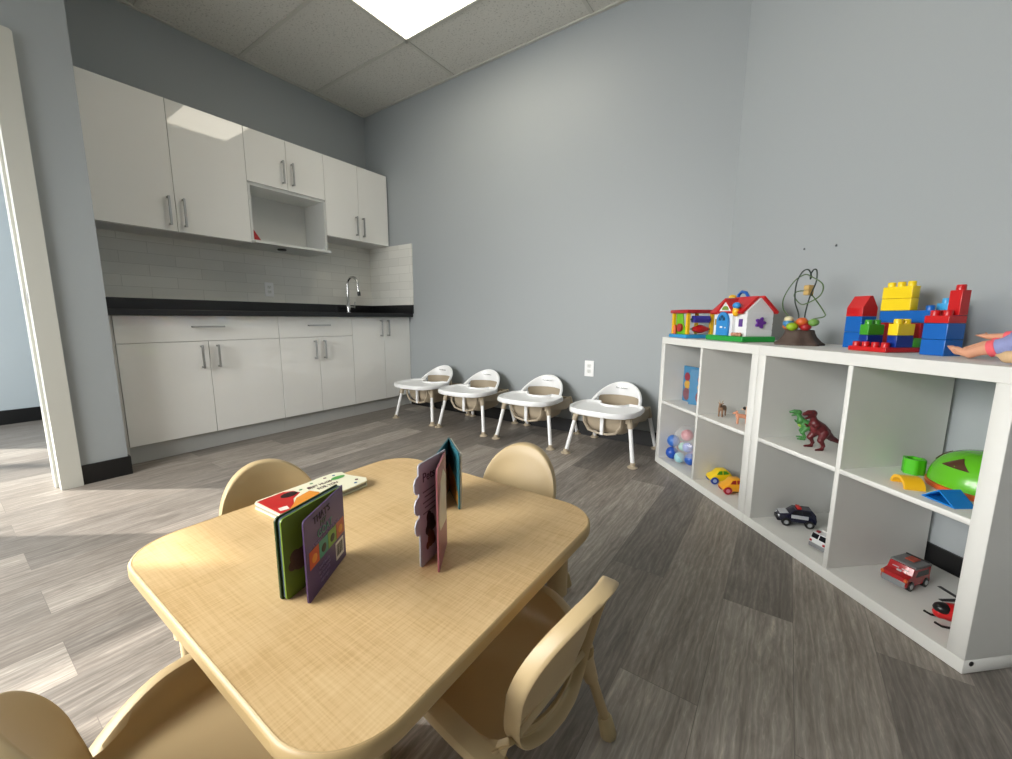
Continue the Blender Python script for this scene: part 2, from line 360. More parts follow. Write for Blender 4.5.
# ================================================================== CEILING LIGHT
def ceiling_light(x, y, label):
    t = empty('ceiling_light', (x, y, H-.004), 0, label, 'ceiling light')
    bm = B(); a, b_ = 1.2192-.024, .6096-.024
    for (u0, u1, v0, v1) in ((0, a, 0, .012), (0, a, b_-.012, b_), (0, .012, 0, b_), (a-.012, a, 0, b_)):
        box(bm, u0+.012, u1+.012, -v1-.012, -v0-.012, -.008, .003)
    mesh('frame', bm, M('#d0d0c8', .4, bump=.02), t, smooth=False)
    bm = B(); box(bm, .02, 1.2, -.59, -.02, -.003, .002)
    mesh('diffuser', bm, emis('lit_diffuser', '#fff6e2', LIGHT_E), t, smooth=False)
    return t
LIGHT_E = 5
ceiling_light(GX0, GY0, 'lit rectangular panel light recessed in the tiled ceiling by the kitchen corner')

# ================================================================== KITCHEN
XC = .5786
def bar_handle(parent, p, length, vertical, name='handle'):
    """bar pull standing off a door front (front faces +x)"""
    x, y, z = p; bm = B(); h = length/2
    if vertical:
        box(bm, x+.026, x+.036, y-.006, y+.006, z-h, z+h, .002)
        for s in (-1, 1): box(bm, x, x+.03, y-.005, y+.005, z+s*(h-.008)-.005, z+s*(h-.008)+.005, .001)
    else:
        box(bm, x+.026, x+.036, y-h, y+h, z-.006, z+.006, .002)
        for s in (-1, 1): box(bm, x, x+.03, y+s*(h-.008)-.005, y+s*(h-.008)+.005, z-.005, z+.005, .001)
    o = mesh(name, bm, STEEL, parent); o['label'] = 'brushed metal bar handle'; return o
def cabinet(name, y0, y1, x0, xf, z0, z1, label, doors, drawers=(), toe=True, openbox=None, cat='cabinet', group=None):
    """carcass y0<y1 ; doors=[(y0,y1,z0,z1,handle_y,handle_z)]"""
    t = empty(name, (x0, (y0+y1)/2, 0 if toe else z0), 0, label, cat, group)
    ox, oy, oz = t.location
    def L(bm): tf(bm, Matrix.Translation((-ox, -oy, -oz))); return bm
    bm = B(); g = .018; zt = z1
    zb = z0 if openbox is None else openbox
    if openbox is None:
        box(bm, x0, xf-.02, y0+.0005, y1-.0005, z0, z1)
    else:
        box(bm, x0, xf-.02, y0+.0005, y1-.0005, openbox, z1)
        box(bm, x0, xf-.001, y0+.0005, y0+g, z0, openbox); box(bm, x0, xf-.001, y1-g, y1-.0005, z0, openbox)
        box(bm, x0, x0+.012, y0+g, y1-g, z0, openbox)
        box(bm, x0, xf+.055, y0+.002, y1+.0, z0-.014, z0+.004)
    mesh('body', L(bm), CARC if openbox is None else M('#d6d8d6', .4, vary=.02), t, smooth=False)
    if toe:
        bm = B(); box(bm, x0, .553, y0+.0005, y1-.0005, 0.001, z0); mesh('toe_kick', L(bm), M('#b9bab8', .5, vary=.02), t, smooth=False)
    for (a, b_, c, d, hy, hz, hl) in doors:
        bm = B(); box(bm, xf-.0195, xf, a+.0015, b_-.0015, c+.0015, d-.0015, .0012)
        dr = mesh('door', L(bm), GLOSS, t)
        h = bar_handle(dr, (xf-ox, hy-oy, hz-oz), hl, True)
    for (a, b_, c, d, hl) in drawers:
        bm = B(); box(bm, xf-.0195, xf, a+.0015, b_-.0015, c+.0015, d-.0015, .0012)
        dr = mesh('drawer', L(bm), GLOSS, t)
        bar_handle(dr, (xf-ox, (a+b_)/2-oy, (c+d)/2+.012-oz), hl, False)
    return t
Y0, Y1, Y2, Y3 = -2.1686, -1.2711, -.6538, -.003
mA, mB, mC = -1.7225, -.9641, -.3171
ZT, ZD, ZC = .109, .7154, .876
hz = ZD-.10
cabinet('base_cabinet', Y0, Y1, .002, XC, ZT, ZC, 'widest white gloss base cabinet with drawer over two doors, nearest the doorway',
        [(Y0, mA, ZT, ZD, mA-.045, hz, .15), (mA, Y1, ZT, ZD, mA+.045, hz, .15)], [(Y0, Y1, ZD, ZC, .18)])
cabinet('base_cabinet', Y1, Y2, .002, XC, ZT, ZC, 'middle white gloss base cabinet with a drawer over two narrow doors',
        [(Y1, mB, ZT, ZD, mB-.04, hz, .15), (mB, Y2, ZT, ZD, mB+.04, hz, .15)], [(Y1, Y2, ZD, ZC, .18)])
cabinet('base_cabinet', Y2, Y3, .002, XC, ZT, ZC, 'white gloss base cabinet with two full-height doors under the sink tap',
        [(Y2, mC, ZT, ZC, mC-.04, .775, .15), (mC, Y3, ZT, ZC, mC+.04, .775, .15)])
struct('trim_4', box(B(), .002, XC-.004, -2.209, Y0-.001, 0, ZC), M('#d6d6d2', .5, vary=.02), smooth=False)
# worktop
t = empty('worktop', (0, -1.1, .8765), 0, 'black stone worktop running over the white base cabinets', 'worktop')
bm = B(); box(bm, .002, .635, -2.208+1.1, -.002+1.1, 0, .035, .003); tf(bm, Matrix.Translation((0, 0, 0))); mesh('slab', bm, BLACKW, t)
bm = B(); box(bm, .002, .022, -2.208+1.1, -.002+1.1, .035, .119, .002); box(bm, .022, .645, -.022+1.1, -.002+1.1, .035, .119, .002); mesh('upstand', bm, BLACKW, t)
bm = B(); box(bm, .022, .56, -2.208+1.1, -2.18+1.1, .035, .119, .002); mesh('side_upstand', bm, BLACKW, t)
# upper cabinets
XU = .3237; ZB, ZB2, ZM, ZU = 1.4213, 1.5728, 1.8596, 2.2312
U0, U1, U2, U3, U4, U5, U6 = -2.207, -1.7382, -1.2905, -.9902, -.6766, -.3472, -.0142
U0d = -2.1345-.05
cabinet('wall_cabinet', U0, U2, .012, XU, ZB, ZU, 'tall white gloss wall cabinet with two doors, beside the doorway wall',
        [(U0, U1, ZB, ZU, U1-.04, 1.545, .18), (U1, U2, ZB, ZU, U1+.04, 1.545, .18)], toe=False)
cabinet('wall_cabinet', U2, U4, .012, XU, ZB+.012, ZU, 'white wall cabinet with two short doors over an open shelf niche',
        [(U2, U3, ZM, ZU, U3-.038, 1.985, .17), (U3, U4, ZM, ZU, U3+.038, 1.985, .17)], toe=False, openbox=ZM-.02)
cabinet('wall_cabinet', U4, U6, .012, XU, ZB2, ZU, 'white gloss wall cabinet with two doors in the room corner, above the tap',
        [(U4, U5, ZB2, ZU, U5-.036, 1.70, .17), (U5, U6, ZB2, ZU, U5+.036, 1.70, .17)], toe=False)
# things in the niche
t = empty('folded_card', (.20, -1.20, ZB+.0165), 0, 'red card propped in the left end of the open wall niche', 'card')
bm = B(); prism(bm, [(-.062, 0), (.055, 0), (-.058, .165)], -.004, .0, 'x'); tf(bm, Matrix.Rotation(0, 4, 'Z'))
mesh('sheet', bm, M('#b8222a', .5, bump=.02), t, smooth=False)
bm = B(); prism(bm, [(-.055, 0), (.05, 0), (-.05, .12)], -.02, -.016, 'x'); mesh('back_sheet', bm, M('#8c1c22', .5, bump=.02), t, smooth=False)
t = empty('papers', (.23, -.86, ZB+.0165), .1, 'thin stack of papers lying on the floor of the open niche', 'papers')
for i in range(3):
    bm = B(); box(bm, -.09, .09, -.13, .13, .0012*i, .0012*i+.0009); mesh('sheet', bm, M('#8a8c8a', .6, bump=.02), t, smooth=False, rot=(0, 0, .05*i))
o = mesh('under_cabinet_light', lathe(B(), [(.03, -.004), (.034, 0), (.034, .008)], 20), M('#2b2b2b', .4, bump=.02), loc=(.22, -1.02, ZB-.0105))
tag(o, 'small dark round light under the open wall niche', 'light')
# tap
t = empty('kitchen_tap', (.11, -.36, .9116), 0, 'chrome gooseneck kitchen tap standing on the black worktop', 'tap')
bm = B(); lathe(bm, [(.026, 0), (.026, .006), (.019, .012), (.018, .09), (.014, .10), (.0125, .24)], 20); mesh('body', bm, CHROME, t)
pts = [(0, 0, .23)]+[(.068-.068*math.cos(a), 0, .27+.075*math.sin(a)) for a in [PI*k/14*.93 for k in range(15)]]+[(.145, 0, .20)]
tube(B(), pts, .011); bm = B(); tube(bm, pts, .0115, 12); mesh('spout', bm, CHROME, t)
bm = B(); tube(bm, [(.1445, 0, .205), (.150, 0, .165)], .0145, 12); mesh('spray_head', bm, M('#3a3a3a', .3, .8, bump=.02), t)
bm = B(); tube(bm, [(.0, .012, .06), (0, .075, .06)], .008, 10); tube(bm, [(0, .078, .052), (.004, .082, .115)], .005, 8); mesh('lever', bm, CHROME, t)
t.rotation_euler = (0, 0, .15)
# outlets
def outlet(loc, rz, label, w_=.072, h_=.117):
    t = empty('wall_outlet', loc, rz, label, 'outlet')   # local -y faces the room
    bm = B(); box(bm, -w_/2, w_/2, -.006, 0, -h_/2, h_/2, .002); mesh('cover_plate', bm, HW, t)
    for s in (-1, 1):
        bm = B(); prism(bm, rrect(-.017, .017, -.014+s*.02, .014+s*.02, .008, 4), -.008, -.005, 'y'); r = mesh('receptacle', bm, M('#e4e6e4', .3, bump=.02), t)
        bm = B()
        for q in (-.006, .006): box(bm, q-.001, q+.001, -.0083, -.0078, s*.02-.001, s*.02+.006)
        box(bm, -.002, .002, -.0083, -.0078, s*.02-.009, s*.02-.005); mesh('slot', bm, BLK, r, smooth=False)
outlet((2.495, -.0005, .506), 0, 'white power outlet on the grey back wall above the feeding chairs')
outlet((.0115, -1.048, 1.103), PI/2, 'pale power outlet set in the white tile backsplash')

# ================================================================== FEEDING CHAIRS
def feeding_chair():
    t = empty('feeding_chair', (0, 0, 0)); W = .165
    # tray : rounded D outline with rim
    out = []
    pl = [(-.205, -.02), (-.215, -.10), (-.205, -.20), (-.16, -.27), (-.08, -.295), (0, -.30)]
    def tray(sc_, inset):
        P = []
        base = [(.178, .03), (.210, -.02), (.220, -.12), (.212, -.205), (.178, -.272), (.115, -.304), (.05, -.314), (0, -.316)]
        full = base+[(-x, y) for x, y in base[-2::-1]]
        inner = [(-.10, .035), (-.085, -.02), (-.05, -.055), (0, -.068), (.05, -.055), (.085, -.02), (.10, .035)]
        full = full+inner
        cx, cy_ = 0, -.13
        return [(cx+(x-cx)*sc_, cy_+(y-cy_)*sc_) for x, y in full]
    bm = B(); z = .292
    loops = [[(x, y, zz) for x, y in tray(s, 0)] for s, zz in ((.985, z), (1.0, z+.006), (1.0, z+.026), (.985, z+.032), (.95, z+.032), (.92, z+.022), (.88, z+.019))]
    R = loft(bm, loops, cap=True)
    mesh('tray', bm, HW, t, ang=50)
    # white back arc sweeping into arms
    bm = B(); rows = []
    N = 30
    for k in range(N+1):
        a = PI*k/N                      # 0..pi, right arm -> back -> left arm
        x = .152*math.cos(a); y = -.015+.175*math.sin(a)**.8
        top = .305+.135*math.sin(a)**1.0
        bot = .275+.075*min(1, 2.2*max(0, math.sin(a)))**2
        rows.append((x, y, top, bot, a))
    def L_(x, y, a, off): return (x+off*math.cos(a), y+off*math.sin(a)*.9)
    for k in range(N+1): pass
    prof = lambda top, bot: [(0, bot), (0, top-.008), (.004, top), (.012, top+.003), (.020, top-.002), (.022, top-.012), (.016, top-.02), (.012, bot)]
    loops = []
    for x, y, top, bot, a in rows:
        loops.append([(*L_(x, y+.10*(top-.3), a, o_), z_) for o_, z_ in prof(top, bot)])
    loft(bm, loops, cap=True)
    mesh('backrest', bm, HW, t, ang=50)
    bm = B(); loops = []
    for k in range(4, N-3):
        x, y, top, bot, a = rows[k]
        loops.append([(*L_(x, y+.02, a, o_), z_) for o_, z_ in ((-.001, .22), (-.001, .362), (.003, .362), (.003, .22))])
    loft(bm, loops, cap=True); mesh('back_cushion', bm, TAN, t, ang=50)
    bk = [q for q in kids(t) if q.name.startswith('backrest')][0]
    text('brand_mark', 'Foundations', .016, M('#303236', .5, bump=.02), bk, (.0, .152+.013-.026, .405), (math.radians(78), 0, 0))
    # tan seat bucket
    bm = B(); loops = []
    for s, zz in ((1.0, .282), (.99, .24), (.95, .20), (.85, .165), (.70, .150)):
        loops.append([(x*s, (y-.02)*s+.02, zz) for x, y in rrect(-.150, .150, -.16, .155, .05)])
    for s, zz in ((.66, .158), (.80, .172), (.90, .205), (.94, .24), (.95, .282)):
        loops.append([(x*s, (y-.02)*s+.02, zz) for x, y in rrect(-.150, .150, -.16, .155, .05)])
    R = loft(bm, loops); bm.faces.new(R[4]); bm.faces.new(R[5])
    R0, R9 = R[0], R[-1]
    for k in range(len(R0)): bm.faces.new((R0[k], R0[(k+1) % len(R0)], R9[(k+1) % len(R0)], R9[k]))
    bmesh.ops.delete(bm, geom=[f for f in bm.faces if len(f.verts) == 4 and all(v in R[4]+R[5] for v in f.verts) and any(v in R[4] for v in f.verts) and any(v in R[5] for v in f.verts)], context='FACES')
    mesh('seat', bm, TAN, t, ang=50)
    # side rails (tan) + back rail
    bm = B()
    for s in (-1, 1): prism(bm, [(-.20, .285), (.16, .285), (.205, .27), (.205, .235), (.10, .21), (-.20, .25)], s*.155 if s > 0 else -.185, s*.185 if s > 0 else -.155, 'x', .004)
    box(bm, -.18, .18, .175, .20, .235, .285, .005)
    mesh('seat_frame', bm, TAN, t)
    bm = B(); box(bm, -.012, .012, -.185, -.165, .15, .29, .005); mesh('crotch_post', bm, HW, t)
    bm = B(); tube(bm, [(-.09, .07, .18), (-.03, .0, .185), (.02, -.03, .19), (.08, .02, .19), (.06, .07, .21), (0, .05, .20), (-.06, .04, .215)], .012, 8); mesh('strap', bm, M('#ddd3c4', .8, bump=.1), t)
    bm = B(); tube(bm, [(-.125, -.178, .275), (-.12, -.180, .22), (-.09, -.178, .172), (-.03, -.175, .158), (.03, -.175, .158), (.09, -.178, .172), (.12, -.180, .22), (.125, -.178, .275)], .008, 8); mesh('seat_rim', bm, TAN, t)
    for sx in (-1, 1):
        for sy_, fy, ty in ((-1, -.225, -.175), (1, .225, .17)):
            bm = B(); fx = sx*(.222); tx = sx*.172
            tube(bm, [(tx, ty, .285), (tx+(fx-tx)*.97, ty+(fy-ty)*.97, .012)], .0125, 12); lg = mesh('leg', bm, HW, t)
            bm = B(); lathe(bm, [(.030, .0), (.031, .004), (.024, .009), (.016, .012), (.015, .03)], 16); tf(bm, Matrix.Translation((fx, fy, 0))); mesh('foot_pad', bm, TAN, lg)
            bm = B(); tube(bm, [(tx, ty, .288), (tx+(fx-tx)*.25, ty+(fy-ty)*.25, .22)], .0175, 12); mesh('leg_collar', bm, TAN, lg)
    return t
fc = feeding_chair()
fl = ['white low feeding chair closest to the kitchen cabinets, first of the row along the wall',
      'white low feeding chair second from the kitchen cabinets',
      'white low feeding chair third from the cabinets, second from the cube shelf',
      'white low feeding chair last in the row, beside the cube shelf and under the outlet']
for i, (x, y, r) in enumerate(((1.130, -.262, .0), (1.645, -.262, .04), (2.205, -.245, .03), (2.778, -.252, -.03))):
    o = fc if i == 0 else copy_tree(fc)
    o.location = (x, y, 0); o.rotation_euler = (0, 0, r); tag(o, fl[i], 'high chair', 'low feeding chairs along the back wall')

# ================================================================== TABLE
TH = .381; TX0, TX1, TY0, TY1 = 2.555, 3.331, -2.609, -1.846
t = empty('play_table', ((TX0+TX1)/2, (TY0+TY1)/2, 0), 0, 'square maple-topped toddler table with rounded corners in the middle of the floor', 'table')
hx, hy = (TX1-TX0)/2, (TY1-TY0)/2
bm = B(); loops = [[(x, y, zz) for x, y in rrect(-hx+i, hx-i, -hy+i, hy-i, .11-i, 12)] for i, zz in ((.012, TH-.004), (.012, TH-.0004), (.006, TH))][:1]
bm = B(); prism(bm, rrect(-hx+.004, hx-.004, -hy+.004, hy-.004, .106, 12), TH-.02, TH, 'z')
mesh('tabletop', bm, mat_maple(), t, ang=30)
bm = B(); q = rrect(-hx, hx, -hy, hy, .11, 12); qi = rrect(-hx+.006, hx-.006, -hy+.006, hy-.006, .104, 12)
qq = rrect(-hx+.003, hx-.003, -hy+.003, hy-.003, .107, 12)
loops = [[(x, y, TH-.028) for x, y in qi], [(x, y, TH-.028) for x, y in qq], [(x, y, TH-.022) for x, y in q], [(x, y, TH-.005) for x, y in q], [(x, y, TH-.0005) for x, y in qq], [(x, y, TH+.0006) for x, y in qi], [(x, y, TH-.02) for x, y in qi]]
loft(bm, loops); mesh('edge_band', bm, M('#bda375', .4, bump=.03), t, ang=50)
for sx in (-1, 1):
    for sy_ in (-1, 1):
        bm = B(); lathe(bm, [(.017, .02), (.018, .17), (.026, .175), (.027, TH-.024)], 20, (sx*(hx-.085), sy_*(hy-.085)))
        lg = mesh('leg', bm, CREAM, t)
        bm = B(); lathe(bm, [(.021, 0), (.023, .004), (.021, .03), (.0175, .034)], 20, (sx*(hx-.085), sy_*(hy-.085))); mesh('foot_cap', bm, M('#b9a783', .5, bump=.03), lg)

# ================================================================== TODDLER CHAIRS
def toddler_chair():
    t = empty('toddler_chair', (0, 0, 0))
    # bucket seat: the sides rise and roll outwards into a broad lip
    NX, NY = 34, 20; G = []
    bm = B()
    for j in range(NY+1):
        v = j/NY; y = -.175+.300*v
        yp, yn = max(0, y+.005), max(0, -(y+.02))
        hw = .152-.030*(yp/.13)**2-.026*(yn/.155)**2.4             # inner half width
        zr = .256-.056*(yp/.13)**1.6-.040*(yn/.155)**2             # height of the lip
        row = []
        for i in range(NX+1):
            u = -1+2*i/NX; au = abs(u); sg_ = 1 if u >= 0 else -1
            if au < .80:
                q = au/.80; x = hw*(math.sin(q*PI/2)**.85); e = max(0, (q-.55)/.45); z = .188+(zr-.188)*e**2.2
            else:
                q = (au-.80)/.20; x = hw+.038*math.sin(q*PI/2); z = zr+.004*math.sin(q*PI)-.016*q**2.5
            if v < .10: z -= .016*((.10-v)/.10)**2
            if v > .85 and au < .8: z += .035*((v-.85)/.15)**2
            row.append(bm.verts.new((sg_*x, y, z)))
        G.append(row)
    for j in range(NY):
        for i in range(NX): bm.faces.new((G[j][i], G[j][i+1], G[j+1][i+1], G[j+1][i]))
    s = mesh('seat', bm, CREAM, t, ang=80)
    md = s.modifiers.new('thickness', 'SOLIDIFY'); md.thickness = .010; md.offset = -1
    b_ = s.modifiers.new('round', 'BEVEL'); b_.width = .004; b_.segments = 2; b_.limit_method = 'ANGLE'
    # backrest: arched ring with an oval opening low down and a rolled rim
    n = 72
    def outer(k):
        a = 2*PI*k/n; ca, sa_ = math.cos(a), math.sin(a)
        ex = .955 if sa_ >= 0 else .45
        x = .128*math.copysign(abs(ca)**ex, ca)
        z = (.141 if sa_ >= 0 else .135)*math.copysign(abs(sa_)**ex, sa_)
        if z < 0: x *= 1-.137*abs(z)/.135
        return x, .307+z
    def hole(k):
        a = 2*PI*k/n; ca, sa_ = math.cos(a), math.sin(a)
        return .086*math.copysign(abs(ca)**.85, ca), .226+.033*sa_
    def Y(x, z, off): return .128+.072*(z-.2)/.27-2.1*x*x+off
    def P(pt, off, sc_=1):
        x, z = pt; x *= sc_; z = .307+(z-.307)*sc_; return (x, Y(x, z, off), z)
    def mixp(a, b, w_): return (a[0]*(1-w_)+b[0]*w_, a[1]*(1-w_)+b[1]*w_)
    bm = B(); O = [outer(k) for k in range(n)]; Hh = [hole(k) for k in range(n)]
    def Hs(sc_): return [(x*sc_, .226+(z-.226)*sc_) for x, z in Hh]
    loops = [[P(p, .006) for p in Hh], [P(p, .001) for p in Hs(1.01)], [P(p, 0) for p in Hs(1.04)]]
    for w_ in (.2, .4, .6, .8): loops.append([P(mixp(a, b, w_), 0) for a, b in zip(Hh, O)])
    loops += [[P(p, -.001, .96) for p in O], [P(p, .001, .99) for p in O], [P(p, .007, 1.0) for p in O], [P(p, .024, 1.0) for p in O], [P(p, .030, .992) for p in O], [P(p, .031, .98) for p in O],
              [P(p, .028, .965) for p in O], [P(p, .016, .955) for p in O], [P(p, .010, .945) for p in O], [P(p, .008, .92) for p in O]]
    for w_ in (.75, .5, .25): loops.append([P(mixp(a, b, w_), .008) for a, b in zip(Hh, O)])
    R = loft(bm, loops); A, D = R[-1], R[0]
    for k in range(n): bm.faces.new((A[k], A[(k+1) % n], D[(k+1) % n], D[k]))
    mesh('backrest', bm, CREAM, t, ang=60)
    # legs with moulded sleeves
    for sx in (-1, 1):
        for sy_ in (-1, 1):
            tx, ty = sx*.135, (-.115 if sy_ < 0 else .105); fx, fy = sx*.168, (-.165 if sy_ < 0 else .163)
            T = lambda w_, z: (tx+(fx-tx)*w_, ty+(fy-ty)*w_, z)
            bm = B(); tube(bm, [T(0, .21), T(.93, .022)], .0105, 12); lg = mesh('leg', bm, CREAM, t)
            bm = B(); tube(bm, [T(.08, .185), T(.15, .170), T(.38, .128)], [.024, .020, .0145], 14); mesh('leg_sleeve', bm, CREAM, lg)
            bm = B(); tube(bm, [T(.82, .045), T(.84, .040), T(.97, .004), T(.98, .0)], [.0125, .0155, .0175, .016], 14); mesh('foot_cap', bm, M('#b7a47c', .45, bump=.03), lg)
    return t
tc_ = toddler_chair()
CH = [((3.015, -1.859), .188, 'beige moulded toddler chair tucked at the far side of the table, facing the camera'),
      ((2.633, -2.286), 1.411, 'beige moulded toddler chair on the kitchen side of the table, behind the flat red book'),
      ((3.264, -2.211), -1.66, 'beige moulded toddler chair with its oval-holed back to the shelf, right of the table'),
      ((3.005, -2.598), 3.207, 'beige moulded toddler chair cut off by the lower left edge of the view')]
for i, ((x, y), r, lb) in enumerate(CH):
    o = tc_ if i == 0 else copy_tree(tc_)
    o.location = (x, y, 0); o.rotation_euler = (0, 0, r); tag(o, lb, 'chair', 'toddler chairs around the table')

# ================================================================== BOARD BOOKS
def panel(bm, L, Hh, th, side=0, r=.007, mi=0):
    """board from the hinge (x=0) out to x=L standing in the xz plane, thickness along y"""
    pts = [(0, 0)]+[(L-r+r*math.cos(a), r+r*math.sin(a)) for a in [-PI/2+PI/2*k/4 for k in range(5)]]+[(L-r+r*math.cos(a), Hh-r+r*math.sin(a)) for a in [PI/2*k/4 for k in range(5)]]+[(0, Hh)]
    return prism(bm, pts, side, side+th, 'y', mi=mi)
def dirang(a, b): return math.atan2(b[1]-a[1], b[0]-a[0])
TT = TH+.0008
# purple / green book, spine at (2.962,-2.337)
sp_ = (2.962, -2.337); t = empty('board_book', (*sp_, TT), 0, 'board book standing open on the table with a purple back cover and green page', 'book')
ag = dirang(sp_, (3.006, -2.480)); ap = dirang(sp_, (3.043, -2.462)); BH = .152; BL = .150
PUR = M('#54406a', .4, vary=.05); GRN = M('#6d8a1f', .42, vary=.08, vscale=30)
bm = B(); panel(bm, BL, BH, .0025, -.0005); pc = mesh('back_cover', bm, PUR, t, smooth=False, rot=(0, 0, ap)); pc['label'] = 'purple back cover with coloured squares and a barcode'
# outward side of the purple cover is local -y? (faces camera)
def outface(parent, ang, side, y): return y
yo = -.0009 if False else .0021
# decide which face looks at the camera
camd = Vector((3.6753-sp_[0], -2.7838-sp_[1])); nrm = Vector((-math.sin(ap), math.cos(ap)))
fy = .0021 if nrm.dot(camd) > 0 else -.0006; sg = 1 if fy > 0 else -1
def decal(name, x0, x1, z0, z1, mat, parent, fy, sg, lab=None):
    bm = B(); box(bm, x0, x1, min(fy, fy+sg*.0004), max(fy, fy+sg*.0004), z0, z1); o = mesh(name, bm, mat, parent, smooth=False)
    if lab: o['label'] = lab
    return o
cols = ['#c2512b', '#3f8f78', '#6f9a3c', '#b5573a']
cols = cols[::-1]
for i in range(4):
    decal('picture_square', .004+.034*i, .037+.034*i, .056, .088, M(cols[i], .45, vary=.15, vscale=90), pc, fy, sg)
for i in range(4):
    bm = B(); ball(bm, (.020+.034*i, fy+sg*.0004, .070), (.009, .0006, .008)); mesh('picture_animal', bm, M(['#d8913c', '#2b3a2a', '#2a2f2c', '#d98c35'][i], .5, bump=.02), pc)
decal('barcode_label', .010, .044, .014, .050, M('#d8d4cc', .5, bump=.02), pc, fy, sg)
bm = B()
for i, wd in enumerate((.001, .002, .001, .0025, .001, .0015, .002, .001, .0015)):
    x = .0145+i*.003; box(bm, x, x+wd, min(fy+sg*.0003, fy+sg*.0007), max(fy+sg*.0003, fy+sg*.0007), .021, .045)
mesh('barcode', bm, BLK, pc, smooth=False)
def ctext(name, s, size, x, z, mat, parent, fy, sg, rz=0, sx=1):
    rot = (PI/2, 0, PI) if sg > 0 else (PI/2, 0, 0)
    return text(name, s, size, mat, parent, (x, fy+sg*.0005, z), rot, sx=sx)
ctext('title_text', "THAT'S", .019, .088, .135, M('#2c1f2b', .5, bump=.02), pc, fy, sg)
ctext('title_text', 'MY', .016, .085, .120, M('#4f6656', .5, bump=.02), pc, fy, sg)
ctext('title_text', 'GOAT', .020, .080, .104, M('#4f8d79', .5, bump=.02), pc, fy, sg)
ctext('caption_text', 'A fun touch and feel book for babies', .0068, .074, .0925, M('#a792b5', .5, bump=.02), pc, fy, sg)
for i in range(4): ctext('caption_text', ['board books', 'for little hands', 'to share and', 'enjoy again'][i], .0075, .090, .042-.009*i, M('#8f80a3', .5, bump=.02), pc, fy, sg)
nrm = Vector((-math.sin(ag), math.cos(ag))); other = Vector((math.cos(ap), math.sin(ap)))
sgg = 1 if nrm.dot(other) > 0 else -1                      # side of the purple cover ; the leaves stack away from it
for i in range(3):
    a_ = -sgg*.0034*i; b_ = a_-sgg*.0028; bm = B(); panel(bm, BL-.002-.001*i, BH-.003, b_-a_, a_)
    pg_ = mesh('page', bm, [GRN, M('#4a5a6a', .5, bump=.02), M('#3d5560', .5, bump=.02)][i], t, smooth=False, rot=(0, 0, ag), loc=(0, 0, .001))
    if i == 0: pg = pg_; pg['label'] = 'green page with a furry animal'
bm = B(); panel(bm, BL, BH, -sgg*.003, -sgg*.0102); gt = mesh('front_cover', bm, M('#31441c', .45, vary=.05), t, smooth=False, rot=(0, 0, ag)); gt['label'] = 'dark green front cover'
fg = sgg*.0001
bm = B(); sx_ = .112
for dx, dz, r_ in ((0, 0, .020), (.012, .010, .012), (-.012, .012, .011), (.018, -.004, .010)): ball(bm, (sx_+dx, fg, .060+dz), (r_, .0008, r_))
o = mesh('picture_animal', bm, M('#5d4a2a', .6, vary=.3, vscale=200), pg); o['label'] = 'brown furry animal picture'
# tabbed book, spine (3.103,-2.187)
s2 = (3.1005, -2.183); t = empty('board_book', (*s2, TT), 0, 'tall grey tabbed board book standing half open in the centre of the table', 'book')
a1 = dirang(s2, (3.123, -2.281)); a2 = dirang(s2, (3.168, -2.279)); BL2, BH2 = .100, .212
GRY = M('#a6a8b4', .45, vary=.04)
def camside(a, org):
    n_ = Vector((-math.sin(a), math.cos(a))); return 1 if n_.dot(Vector((3.6753-org[0], -2.7838-org[1]))) > 0 else -1
bm = B(); panel(bm, BL2, BH2, .003, 0)
for k, zc in enumerate((.172, .130, .088)): prism(bm, [(BL2-.001, zc-.018), (BL2+.008, zc-.017), (BL2+.014, zc-.008), (BL2+.0145, zc+.006), (BL2+.009, zc+.015), (BL2-.001, zc+.018)], .0002, .0028, 'y')
pg = mesh('tabbed_page', bm, GRY, t, smooth=False, rot=(0, 0, a1)); sg = camside(a1, s2); fy = .003 if sg > 0 else 0
ctext('title_text', 'Pets', .026, .066, .180, M('#3b3b44', .5, bump=.02), pg, fy, sg)
for i in range(5): decal('text_line', .045, .088-.006*(i % 2), .150-.011*i, .1525-.011*i, M('#5e5c66', .5, bump=.02), pg, fy, sg)
for k, (zc, rr) in enumerate(((.078, .020), (.045, .017))):
    bm = B()
    for dx, dz, r_ in ((0, 0, rr), (.006, .016, rr*.6), (-.010, -.008, rr*.5), (.012, -.01, rr*.5)): ball(bm, (.062+dx, fy, zc+dz), (r_*.75, .0008, r_))
    mesh('picture_animal', bm, M(['#2b2220', '#5a3a22'][k], .6, vary=.3, vscale=150), pg)
bm = B(); panel(bm, BL2+.010, BH2-.004, .003, 0)
pk = mesh('front_cover', bm, M('#985a64', .4, vary=.12, vscale=18), t, smooth=False, rot=(0, 0, a2)); sg = camside(a2, s2); fy = .003 if sg > 0 else 0
pk['label'] = 'dusty red cover with a pale picture panel'
bm = B(); prism(bm, [(.006, .06), (.085, .075), (.098, .10), (.075, .17), (.04, .185), (.006, .16)], min(fy, fy+sg*.0004), max(fy, fy+sg*.0004), 'y'); mesh('cover_picture', bm, M('#cfc6b4', .45, vary=.1, vscale=40), pk, smooth=False)
